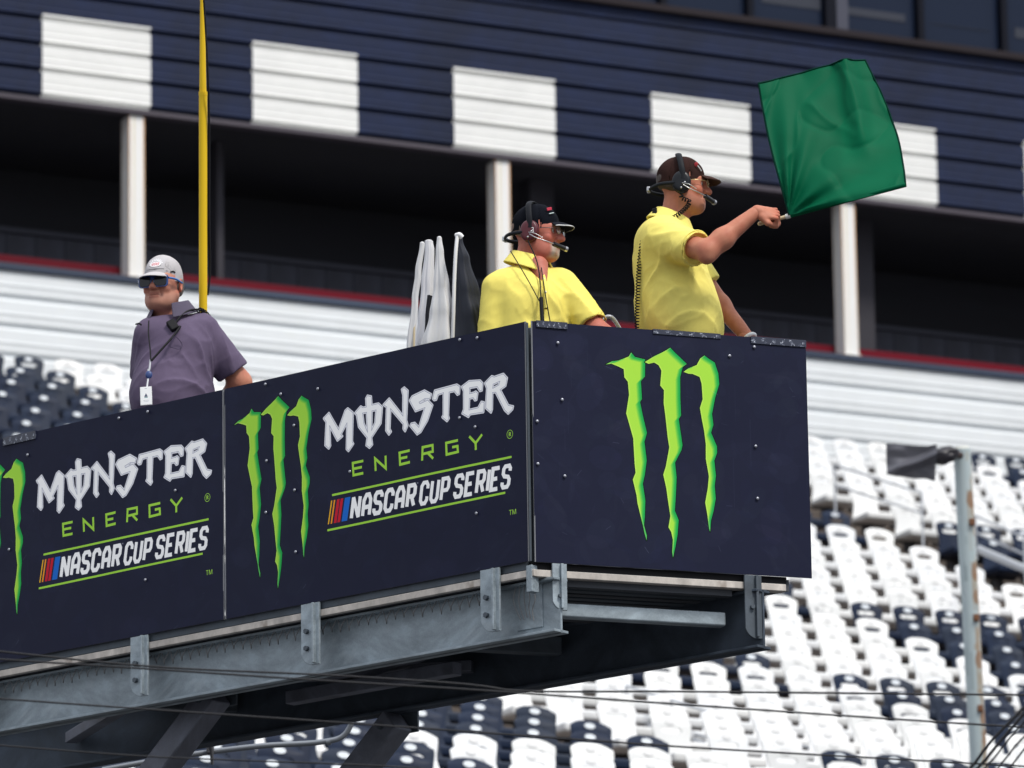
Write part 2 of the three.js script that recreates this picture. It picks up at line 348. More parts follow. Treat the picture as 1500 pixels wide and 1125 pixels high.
{
  let count = { white: 0, navy: 0 }; const rest = [];
  for (let j = TOPJ; j >= -22; j--) for (let i0 = -46; i0 <= 40; i0++) {
    const i = i0 < -16 ? i0 + 0.5 : i0;
    if (isAisle(i)) continue;
    const p = seatTop(i, j), [x, y] = seen(p);
    if (x < -60 || x > 1560 || y < 480 || y > 1180) { rest.push([i, j, p]); continue; }
    // what the stand, its banners and the near men hide from here needs no seat of its own, bar a margin for a step aside
    const topL = 640 - 0.2225 * x, botL = 1075 - 0.20 * x;
    const hiddenL = x < 760 && y > topL + 45 && y < botL - 45 + (x < 300 ? 60 : 0), hiddenR = x >= 700 && x < 1130 && y > 500 && y < 930;
    if (hiddenL || hiddenR) { rest.push([i, j, p]); continue; }
    const kind = seatColour(i, j), o = protoSeat[kind].clone();
    o.name = numbered(kind === 'white' ? 'white_seat' : 'navy_seat');
    o.position.copy(p).add(V(0, -0.43, 0)); o.rotation.y = FACTURN; scene.add(o);
    const post = x < 1420 ? ' left of the rusty post' : ' right of the rusty post';
    const stairs = [6, 9, -17.5, -15].includes(i) ? ', beside the stairs' : '';
    const where = (x < 240 && y < 700 ? 'at the upper left behind the railing banner' : x < 640 ? 'below the left banner under the steel beam' : x < 1010 ? 'under the near corner of the flag stand' : y < 800 ? 'in the upper rows' + post : 'in the lower rows' + post) + stairs;
    const va = seatTones[kind][Math.floor(hash3(Math.round(i * 2), j, 3) * 4)]; for (const c of o.children) if (c.material === seatMats[kind]) c.material = va;
    tag(o, `${kind === 'white' ? 'white plastic' : 'dark navy plastic'} seat ${where}`, 'stadium seat', `${kind} seats ${where}`);
    count[kind]++;
    SEATLOG.push([i, j, Math.round(x), Math.round(y), kind[0]]);
  }
  // the rest of the tiers, which the stand hides or the frame leaves out
  const im = new THREE.InstancedMesh(merge([SS.back.clone(), SS.pan.clone(), SS.brk.clone()]), std([1, 1, 1], 0.5), rest.length), mt = new THREE.Matrix4();
  rest.forEach(([i, j, p], k) => { mt.makeRotationY(FACTURN).setPosition(p.x, p.y - 0.43, p.z); im.setMatrixAt(k, mt); im.setColorAt(k, seatColour(i, j) === 'white' ? new THREE.Color().setRGB(0.74, 0.745, 0.75) : new THREE.Color().setRGB(0.0095, 0.0185, 0.044)); });
  im.name = 'more_seats'; im.castShadow = im.receiveShadow = true; scene.add(im);
  tag(im, 'remaining white and navy seat rows hidden behind the flag stand', 'seating', null, 'stuff');
  console.log('seats', JSON.stringify(count), rest.length);
}
// ------------------------------------------------------------------ the flag stand
// local frame of the stand: origin at the near corner on the underside of the deck, x along the left face, z out of it
const ST = V(0.0733, 6.765, -25.235), STTURN = -Math.PI / 180 * 41, FRTURN = Math.PI / 180 * 61.3;
const stand = thing('flag_stand', 'raised steel flag stand clad in dark banners with white and green lettering', 'flag stand', ST, STTURN);
const toFront = new THREE.Matrix4().makeRotationY(FRTURN);                // front face frame: x along the front, z out of it
const fr = (g) => g.applyMatrix4(toFront);
const PW = 1.765, PH = 1.035, P0 = 0.065;                                 // banner width, height, foot

const CLAW1 = [57, 173, 84, 158, 110, 153, 152, 134, 163, 116, 179, 134, 220, 141, 218, 210, 201, 231, 204, 304, 196, 317, 206, 370, 222, 442, 211, 479, 219, 554, 210, 614, 201, 651, 210, 718, 206, 786, 202, 821, 213, 861, 211, 882, 203, 851, 197, 820, 177, 730, 174, 699, 160, 637, 172, 608, 169, 573, 167, 520, 165, 468, 138, 368, 151, 291, 147, 238, 133, 220, 131, 187, 110, 178, 81, 168];
const CLAW2 = [218, 152, 257, 125, 301, 101, 324, 85, 345, 106, 368, 126, 391, 147, 374, 161, 363, 203, 362, 290, 364, 360, 354, 376, 368, 482, 363, 503, 336, 555, 341, 616, 336, 685, 330, 753, 345, 790, 339, 849, 329, 900, 318, 945, 315, 923, 319, 872, 313, 841, 302, 822, 311, 776, 303, 714, 297, 662, 286, 608, 297, 575, 313, 495, 307, 455, 299, 367, 293, 314, 295, 262, 280, 244, 286, 182, 275, 161, 257, 151, 234, 158];
const CLAW3 = [377, 181, 397, 165, 432, 149, 447, 121, 465, 107, 484, 120, 507, 133, 521, 177, 524, 221, 506, 279, 492, 346, 497, 390, 487, 423, 510, 478, 510, 504, 498, 537, 503, 598, 497, 640, 500, 692, 490, 743, 478, 784, 473, 831, 469, 817, 464, 765, 456, 712, 468, 653, 474, 602, 463, 532, 464, 471, 458, 418, 450, 374, 442, 325, 454, 288, 451, 226, 443, 197, 414, 187, 397, 187];
const GLYPHS = [
  [[597, 231, 628, 212, 684, 296, 725, 218, 740, 210, 770, 234, 763, 361, 770, 372, 741, 399, 730, 388, 735, 272, 696, 319, 706, 328, 677, 342, 631, 268, 634, 359, 625, 369, 604, 351, 612, 249]],
  [[782, 238, 817, 214, 830, 222, 851, 222, 848, 184, 857, 173, 878, 180, 881, 219, 920, 218, 941, 237, 932, 307, 876, 361, 881, 393, 865, 404, 846, 390, 853, 357, 804, 302, 793, 247], [826, 245, 851, 245, 855, 335, 833, 291], [881, 244, 907, 244, 900, 299, 878, 331]],
  [[949, 228, 982, 206, 1062, 297, 1064, 204, 1056, 178, 1070, 172, 1091, 190, 1081, 319, 1089, 342, 1074, 365, 1063, 352, 1065, 332, 989, 251, 983, 341, 991, 354, 979, 364, 962, 343, 968, 241]],
  [[1102, 234, 1117, 219, 1187, 205, 1226, 228, 1219, 244, 1190, 240, 1156, 251, 1161, 259, 1206, 250, 1233, 277, 1203, 339, 1164, 383, 1144, 390, 1104, 346, 1110, 338, 1130, 338, 1154, 362, 1191, 280, 1136, 287]],
  [[1235, 248, 1247, 215, 1373, 210, 1389, 221, 1386, 252, 1376, 254, 1360, 235, 1328, 235, 1322, 337, 1326, 350, 1316, 360, 1289, 338, 1296, 329, 1297, 232, 1265, 235, 1255, 256, 1243, 256]],
  [[1402, 224, 1443, 207, 1505, 214, 1519, 228, 1515, 258, 1504, 259, 1489, 237, 1445, 236, 1445, 262, 1471, 261, 1480, 258, 1490, 266, 1484, 294, 1475, 295, 1465, 282, 1443, 282, 1440, 332, 1493, 331, 1511, 308, 1526, 313, 1522, 354, 1447, 351, 1437, 361, 1403, 340, 1412, 324, 1413, 244]],
  [[1533, 230, 1571, 206, 1585, 212, 1637, 207, 1658, 229, 1648, 261, 1617, 272, 1662, 348, 1689, 357, 1685, 369, 1661, 383, 1642, 365, 1593, 279, 1574, 278, 1571, 350, 1565, 363, 1536, 338, 1544, 253], [1578, 242, 1618, 235, 1610, 251, 1576, 260]],
];
const ENERGY = [[827, 456, 765, 456, 768, 510, 826, 510], [767, 482, 818, 482], [899, 512, 896, 457, 959, 510, 958, 454], [1099, 454, 1040, 455, 1043, 507, 1100, 505], [1042, 480, 1085, 480], [1171, 510, 1174, 452, 1232, 452, 1233, 480, 1174, 482], [1203, 481, 1235, 511], [1377, 454, 1310, 455, 1312, 506, 1376, 504, 1374, 479, 1344, 479], [1441, 447, 1476, 482, 1513, 450], [1476, 482, 1477, 512]];
// block letters of the series name, on a 10 x 16 grid
const BLOCK = {
  N: [[0, 16, 0, 0, 10, 16, 10, 0]], A: [[0, 16, 0, 4, 3, 0, 7, 0, 10, 4, 10, 16], [0, 9.5, 10, 9.5]], S: [[10, 4, 10, 2, 8, 0, 2, 0, 0, 2, 0, 5.5, 2, 7.5, 8, 8.5, 10, 10.5, 10, 14, 8, 16, 2, 16, 0, 14, 0, 12]],
  C: [[10, 5, 10, 2.5, 7.5, 0, 2.5, 0, 0, 2.5, 0, 13.5, 2.5, 16, 7.5, 16, 10, 13.5, 10, 11]], R: [[0, 16, 0, 0, 8, 0, 10, 2, 10, 6.5, 8, 8.5, 0, 8.5], [5.5, 8.5, 10, 16]], U: [[0, 0, 0, 13.5, 2.5, 16, 7.5, 16, 10, 13.5, 10, 0]],
  P: [[0, 16, 0, 0, 8, 0, 10, 2, 10, 7, 8, 9, 0, 9]], E: [[10, 0, 0, 0, 0, 16, 10, 16], [0, 8, 8, 8]], I: [[0, 0, 0, 16]],
};
const path = (x, p, close = true) => { x.beginPath(); x.moveTo(p[0], p[1]); for (let i = 2; i < p.length; i += 2) x.lineTo(p[i], p[i + 1]); if (close) x.closePath(); };
function claws(x, map) {
  for (const c of [CLAW1, CLAW2, CLAW3]) {
    const p = c.map((v, i) => map(v, i % 2));
    x.save(); x.lineJoin = 'round';
    path(x, p); x.strokeStyle = '#04120c'; x.lineWidth = 7; x.stroke(); x.fillStyle = '#12a24c'; x.fill();
    path(x, p); x.clip();
    for (let k = 0; k <= 12; k++) {
      const t = k / 12; x.save(); x.translate(-4 - 19 * t, 2 + 13 * t); path(x, p);
      x.globalAlpha = 0.30; x.fillStyle = `rgb(${Math.round(lerp(36, 198, t))},${Math.round(lerp(172, 232, t))},${Math.round(lerp(72, 66, t))})`; x.fill(); x.restore();
    }
    x.restore();
    x.save(); path(x, p); x.clip(); x.translate(3, -1); path(x, p); x.strokeStyle = 'rgba(226,240,130,0.35)'; x.lineWidth = 5; x.stroke(); x.restore();
  }
}
function bannerTexture(w, h, draw) {                                     // one unit is a millimetre
  const k = 2048 / 1765, c = document.createElement('canvas'); c.width = Math.round(w * k); c.height = Math.round(h * k);
  const x = c.getContext('2d'); x.scale(k, k);
  x.fillStyle = '#141830'; x.fillRect(0, 0, w, h);
  for (let i = 0; i < 240; i++) {                                        // dust, scuffs and rain marks on the print
    x.fillStyle = `rgba(${130 + rnd() * 60},${140 + rnd() * 60},${180 + rnd() * 60},${0.006 + rnd() * 0.014})`;
    const a = rnd() * w, b = rnd() * h; x.beginPath(); x.ellipse(a, b, 4 + rnd() * 60, 4 + rnd() * 90, rnd() * 3, 0, 7); x.fill();
  }
  draw(x);
  for (let i = 0; i < 40; i++) { x.strokeStyle = `rgba(190,195,210,${0.05 + rnd() * 0.22})`; x.lineWidth = 0.6 + rnd() * 1.2; const a = rnd() * w, b = rnd() * h; x.beginPath(); x.moveTo(a, b); x.lineTo(a + (rnd() - 0.5) * 70, b + (rnd() - 0.3) * 40); x.stroke(); }
  for (let i = 0; i < 16; i++) { x.fillStyle = `rgba(150,155,170,${0.04 + rnd() * 0.05})`; x.fillRect(rnd() * w, rnd() * h * 0.6, 1 + rnd() * 2, 60 + rnd() * 200); }
  const t = new THREE.CanvasTexture(c); t.colorSpace = THREE.SRGBColorSpace; t.anisotropy = 8; return t;
}
const sideArt = bannerTexture(1765, 1035, (x) => {
  claws(x, (v) => v);
  for (const g of GLYPHS) {
    x.lineJoin = 'round';
    x.beginPath(); for (const p of g) { x.moveTo(p[0], p[1]); for (let i = 2; i < p.length; i += 2) x.lineTo(p[i], p[i + 1]); x.closePath(); }
    x.strokeStyle = '#f0f0f6'; x.lineWidth = 11; x.stroke(); x.fillStyle = '#ffffff'; x.fill('evenodd'); x.strokeStyle = '#a9adbd'; x.lineWidth = 2.6; x.stroke();
  }
  x.lineJoin = 'miter'; x.lineCap = 'butt'; x.strokeStyle = '#a6dd45'; x.lineWidth = 11.5;
  for (const p of ENERGY) { path(x, p, false); x.stroke(); }
  x.lineWidth = 9.5; for (const p of [[642, 579, 1676, 573], [612, 730, 1638, 722]]) { path(x, p, false); x.stroke(); }
  x.lineWidth = 2.6; x.beginPath(); x.ellipse(1668, 474, 16, 18, 0, 0, 7); x.stroke(); x.fillStyle = '#a6dd45'; x.font = 'bold 25px sans-serif'; x.textAlign = 'center'; x.fillText('R', 1668, 483);
  x.font = '30px sans-serif'; x.fillText('TM', 1678, 822);
  for (const [a, b, col] of [[636, 7, '#f5b71e'], [652, 9, '#f39a1c'], [671, 16, '#c9142c'], [692, 16, '#c9142c'], [717, 33, '#1268c8']]) { path(x, [a, 602, a + b, 602, a + b - 21, 704, a - 21, 704]); x.fillStyle = col; x.fill(); }
  x.strokeStyle = '#ffffff'; x.lineJoin = 'miter'; x.miterLimit = 2.5;
  const put = (text, x0, x1) => {
    const adv = (ch) => (ch === 'I' ? 5.4 : 16.6); let tot = -6; for (const ch of text) tot += adv(ch);
    const sc = (x1 - x0) / (tot + 5.2); let q = x0 + 2.6 * sc;
    for (const ch of text) {
      const W = ch === 'I' ? 0 : 10;
      for (const st of BLOCK[ch]) { path(x, st.map((v, i) => (i % 2 ? 609 + v * 5.55 : q + (v * (W ? 1 : 1)) * sc - 0.0 + (16 - 0) * 0)).map((v, i, a) => (i % 2 ? v : v - (a[i + 1] - 609) * 0.17 + 6)), false); x.lineWidth = 4.9 * sc; x.stroke(); }
      q += adv(ch) * sc;
    }
  };
  put('NASCAR', 752, 1140); put('CUP', 1156, 1332); put('SERIES', 1352, 1676);
  x.fillStyle = '#c9ccd8'; x.font = '7px sans-serif'; x.fillText('TM', 1144, 606);
});
const frontArt = bannerTexture(1265, 1040, (x) => { claws(x, (v, y) => (y ? 73 + (v - 85) * 1.063 : 336 + (v - 57) * 1.115)); });
const bannerMat = (map) => phys([1, 1, 1], 0.45, { map, specularIntensity: 0.32 });
const sideMat = bannerMat(sideArt), frontMat = bannerMat(frontArt);
const bannerEdge = std([0.20, 0.205, 0.22], 0.5, 0.2);
// a thin sheet with a slight bow, printed on its outer face
function bannerSheet(w, h, bow, skin) {
  const g = new THREE.PlaneGeometry(w, h, 40, 24), p = g.attributes.position;
  const f = (x, y) => 0.0035 * noise(x * 2.2 + bow, y * 2.2, 3) + 0.0012 * noise(x * 7, y * 7, bow) + (skin || 0);
  for (let k = 0; k < p.count; k++) { const x = p.getX(k) + w / 2, y = p.getY(k) + h / 2; p.setXYZ(k, x, y, f(x, y)); }
  g.computeVertexNormals();
  const b = g.clone(), q = b.attributes.position; for (let k = 0; k < q.count; k++) q.setZ(k, q.getZ(k) - 0.006);
  const ix = b.index.array; for (let k = 0; k < ix.length; k += 3) { const t = ix[k]; ix[k] = ix[k + 1]; ix[k + 1] = t; } b.computeVertexNormals();
  return { face: g, back: b };
}
function boltGeo(x, y) { const g = new THREE.SphereGeometry(0.0072, 10, 6, 0, 7, 0, Math.PI / 2); g.rotateX(Math.PI / 2); g.scale(1, 1, 0.7); return g.translate(x, y, 0.007); }
function banner(x0, w, h, y0, mat, bolts, front, label, bow) {
  const s = bannerSheet(w, h, bow);
  const place = (g) => { g.translate(x0, y0, 0.012); return front ? fr(g) : g; };
  const m = part('sign_panel', place(s.face), mat, stand, label);
  part('panel_back', place(s.back), bannerEdge, m);
  for (const e of [0, w - 0.004]) part('panel_edge', place(box(e, e + 0.004, 0, h, -0.006, 0.001)), bannerEdge, m);
  for (const [bx, by] of bolts) part('bolt', place(boltGeo(bx / 1000, h - by / 1000)), M.bolt, m);
  return m;
}
const B2 = [[254, 22], [346, 82], [567, 95], [424, 235], [258, 367], [425, 524], [253, 597], [429, 799], [1388, 359], [1476, 413], [1476, 788], [752, 493], [1395, 18], [1494, 27]];
banner(-PW - 0.003, PW - 0.004, PH, P0, sideMat, B2, false, 'left-hand face banner nearest the corner, with lettering and green claw marks', 1.3);
banner(-2 * PW - 0.012, PW, PH, P0, sideMat, [[1125, 27], [1305, 27], [542, 103], [1476, 413], [425, 524], [1290, 790]], false, 'lettered banner farther left, partly out of view', 6.1);
banner(0.008, 1.258, 1.04, P0 - 0.004, frontMat, [[117, 89], [132, 335], [18, 436], [138, 665], [901, 91], [1016, 44], [1011, 480], [1014, 708], [18, 620]], true, 'front banner with three large green claw marks', 4.4);
// taped upper edges: crinkled clear tape with bright specks
{
  const c = document.createElement('canvas'); c.width = 256; c.height = 32; const x = c.getContext('2d'); x.fillStyle = '#1a2036'; x.fillRect(0, 0, 256, 32);
  for (let k = 0; k < 6; k++) for (let i = 0; i < 12; i++) { x.fillStyle = `rgba(215,220,228,${0.35 + rnd() * 0.6})`; x.save(); x.translate(14 + k * 44 + (rnd() - 0.5) * 22, 4 + rnd() * 24); x.rotate(rnd() * 3); x.fillRect(0, 0, 1.5 + rnd() * 9, 1 + rnd() * 2.2); x.restore(); }
  const t = new THREE.CanvasTexture(c); t.colorSpace = THREE.SRGBColorSpace; const mt = phys([1, 1, 1], 0.25, { map: t, clearcoat: 0.6 });
  const strip = (a, b, y, front, w = 0.042) => { const g = box(a, b, y - w, y + 0.003, -0.002, 0.0185); if (front) fr(g); part('edge_tape', g, mt, stand); };
  strip(0.03, 0.17, P0 + 1.036, true, 0.026); strip(0.56, 0.87, P0 + 1.036, true, 0.018); strip(1.01, 1.266, P0 + 1.036, true, 0.028); strip(-3.16, -2.95, P0 + PH, false, 0.035);
}
// the corner: a bent strip of aluminium and the sheet edges behind it
part('corner_strip', box(-0.0035, 0.0, P0 + 0.0, P0 + 1.03, 0.0, 0.013, 0.001), M.galvDark, stand);
part('corner_clip', box(-0.03, 0.002, P0 - 0.13, P0 - 0.015, -0.04, 0.006, 0.003), M.galv, stand);
part('corner_post', box(-0.06, -0.02, P0 - 0.04, P0 + 1.02, -0.075, -0.035, 0.004), M.galvDark, stand);
// top rail behind the banners, its posts, and the hoop that shows beside the second man
for (const [n, pts] of [['top_rail', [V(-3.5, 1.02, -0.05), V(-0.06, 1.02, -0.06)]]]) part(n, metric(bar(pts[0], pts[1], 0.019, 10)), M.galvDark, stand);
part('top_rail', fr(metric(bar(V(0.06, 1.01, -0.055), V(1.22, 1.01, -0.055), 0.019, 10))), M.galvDark, stand);
// deck: pale plank edges on two sides, ribbed underside
{
  const B = V(Math.cos(FRTURN), 0, -Math.sin(FRTURN));
  const s = new THREE.Shape(); const P = [[0.0, 0.0], [-3.6, 0.0], [-3.6 + 1.15 * B.x, 1.15 * -B.z], [1.15 * B.x, 1.15 * -B.z]];
  s.moveTo(...P[0]); for (const q of P.slice(1)) s.lineTo(...q); s.closePath();
  const g = new THREE.ExtrudeGeometry(s, { depth: 0.05, bevelEnabled: false }); g.rotateX(-Math.PI / 2); g.translate(-0.002, 0.003, -0.024);
  part('deck', metric(g), M.deckUnder, stand);
  part('deck_plank', metric(box(-3.6, 0.012, 0, 0.03, -0.022, 0.004, 0.003)), M.plank, stand);
  part('deck_plank', metric(box(-3.6, -0.035, 0.033, 0.085, -0.034, -0.004, 0.003)), M.galvDark, stand);
  part('deck_plank', fr(metric(box(0.012, 1.15, 0, 0.03, -0.05, 0.004, 0.003))), M.plank, stand);
  part('deck_plank', fr(metric(box(0.0, 1.16, 0.035, 0.065, -0.08, -0.012, 0.003))), M.black, stand);
  for (let k = 0; k < 9; k++) { const w = box(0.10, 0.90, -0.028, 0.001, 0.0, 0.045); part('deck_rib', fr(w).translate(-0.06 - k * 0.086, 0, -0.05), k % 2 ? M.galvDark : M.deckUnder, stand); }
  for (let k = 9; k < 42; k += 3) { const w = box(0.10, 0.90, -0.028, 0.001, 0.0, 0.045); part('deck_rib', fr(w).translate(-0.06 - k * 0.086, 0, -0.05), M.deckUnder, stand); }
}
// I-beams under both sides
function iBeam(x0, x1, z, y1, h, mat, fl = 0.09) { return [box(x0, x1, y1 - h, y1, z - 0.006, z + 0.006), box(x0, x1, y1 - h, y1 - h + 0.012, z - fl / 2, z + fl / 2, 0.003), box(x0, x1, y1 - 0.012, y1, z - fl / 2, z + fl / 2, 0.003)].map(metric); }
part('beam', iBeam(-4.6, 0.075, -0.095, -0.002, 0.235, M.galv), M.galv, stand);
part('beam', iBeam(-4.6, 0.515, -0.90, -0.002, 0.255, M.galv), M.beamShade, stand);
// stiffeners on the near beam
for (const x of [-0.85, -1.9, -2.95]) part('stiffener', metric(box(x, x + 0.008, -0.225, -0.014, -0.139, -0.101)), M.galv, stand);
part('end_plate', metric(box(-0.16, -0.02, -0.20, -0.012, -0.099, -0.082, 0.002)), M.galv, stand);
// bracket angles that carry the banner posts: a plate with one rounded lower corner and a return flange
function bracket(w, h, flip) {
  const s = new THREE.Shape(), r = w * 0.55;
  s.moveTo(0, 0); s.lineTo(w, 0); s.lineTo(w, -h); s.lineTo(r, -h); s.quadraticCurveTo(0.01, -h + 0.01, 0, -h + r); s.lineTo(0, 0);
  const g = new THREE.ExtrudeGeometry(s, { depth: 0.008, bevelEnabled: true, bevelThickness: 0.0015, bevelSize: 0.0015, bevelSegments: 1 });
  const q = merge([g, box(w - 0.03, w - 0.018, -h + 0.004, 0.0, 0.008, 0.026, 0.002)]); if (flip) q.scale(-1, 1, 1); return q;
}
for (const a of [0.27, 1.305, 2.34, 3.38]) {
  const m = part('bracket', metric(bracket(0.104, 0.268).translate(-a - 0.005, 0.060, 0.0085)), M.galv, stand);
  for (const y of [-0.06, -0.135]) { const b = new THREE.CylinderGeometry(0.012, 0.012, 0.02, 6); b.rotateX(Math.PI / 2); b.translate(-a + 0.03, y, 0.022); part('bolt', b, M.galvDark, m); }
}
for (const [x, w, h] of [[0.085, 0.062, 0.195], [0.955, 0.075, 0.27]]) {
  const g = bracket(w, h); g.translate(x, 0.056, 0.0085);
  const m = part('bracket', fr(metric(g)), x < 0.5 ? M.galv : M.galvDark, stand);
  const b = new THREE.CylinderGeometry(0.010, 0.010, 0.02, 6); b.rotateX(Math.PI / 2); b.translate(x + 0.03, -0.08, 0.022); part('bolt', fr(b), M.galvDark, m);
}
// cross tube between the beams, joists and diagonal bracing in the shade below
part('cross_tube', fr(metric(box(0.13, 0.905, -0.148, -0.088, -0.14, -0.08, 0.008))), M.galv, stand);
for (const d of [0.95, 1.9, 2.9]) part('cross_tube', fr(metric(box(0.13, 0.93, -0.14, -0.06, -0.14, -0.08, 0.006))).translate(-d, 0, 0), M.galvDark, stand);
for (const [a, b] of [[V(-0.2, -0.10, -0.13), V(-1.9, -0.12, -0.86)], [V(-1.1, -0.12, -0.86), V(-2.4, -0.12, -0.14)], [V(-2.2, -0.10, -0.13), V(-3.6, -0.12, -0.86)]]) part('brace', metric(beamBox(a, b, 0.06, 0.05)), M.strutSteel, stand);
part('joist', metric(box(-1.95, -0.95, -0.215, -0.155, -0.62, -0.56, 0.005)), M.strutSteel, stand);
// bent hooks of the old chain-link fence along the top of the near beam
{
  const L = [];
  for (let x = -3.5; x < -0.3; x += 0.053) {
    const j = (rnd() - 0.5) * 0.008, s = 0.85 + 0.3 * rnd();
    L.push(tube([V(x, -0.002, -0.06), V(x + 0.024 + j, -0.058 * s, -0.052), V(x + 0.03 + j, -0.066 * s, -0.048), V(x + 0.034 + j, -0.052 * s, -0.044), V(x + 0.056, -0.002, -0.06)], 0.0028, 8, 4));
  }
  tag(part('fence_wire', L, M.wire, stand), null, null, null, 'stuff');
  for (let k = 0; k < 5; k++) part('loose_wire', tube([V(-0.14 + k * 0.022, 0, -0.06), V(-0.15 + k * 0.03, -0.06 - rnd() * 0.03, -0.05), V(-0.13 + k * 0.02, -0.10 - rnd() * 0.05, -0.055), V(-0.12 + k * 0.018, -0.15 - rnd() * 0.03, -0.06)], 0.0025, 16, 5), M.wire, stand);
}
// sloping square struts back down to the wall, with gusset plates
function strut(px, py, d, dir) {
  const inv = new THREE.Matrix4().makeRotationY(-STTURN);
  const p = at(px, py, d).sub(ST).applyMatrix4(inv), q = p.clone().add(dir);
  const m = part('strut', metric(beamBox(p, q, 0.115, 0.115)), M.strutSteel, stand);
  part('gusset', metric(box(p.x - 0.05, p.x + 0.06, p.y - 0.05, p.y + 0.12, p.z - 0.075, p.z - 0.063, 0.003)), M.galvDark, m);
  const b = new THREE.CylinderGeometry(0.014, 0.014, 0.03, 6); b.rotateX(Math.PI / 2); b.translate(p.x - 0.05, p.y - 0.03, p.z + 0.058); part('bolt', b, M.galvDark, m);
}
strut(317, 1016, 27.3, V(-2.3, -1.92, 0)); strut(583, 1055, 27.35, V(-2.3, -1.92, 0));
// hoop handle at the far rail beside the second man
part('hoop_handle', tube([at(872, 500, 27.0), at(884, 470, 27.0), at(889, 464, 27.0), at(896, 465, 27.0), at(908, 482, 27.0), at(918, 500, 27.0)].map((p) => p.sub(ST).applyMatrix4(new THREE.Matrix4().makeRotationY(-STTURN))), 0.009, 30, 8), std([0.62, 0.62, 0.66], 0.3, 0.5), stand);

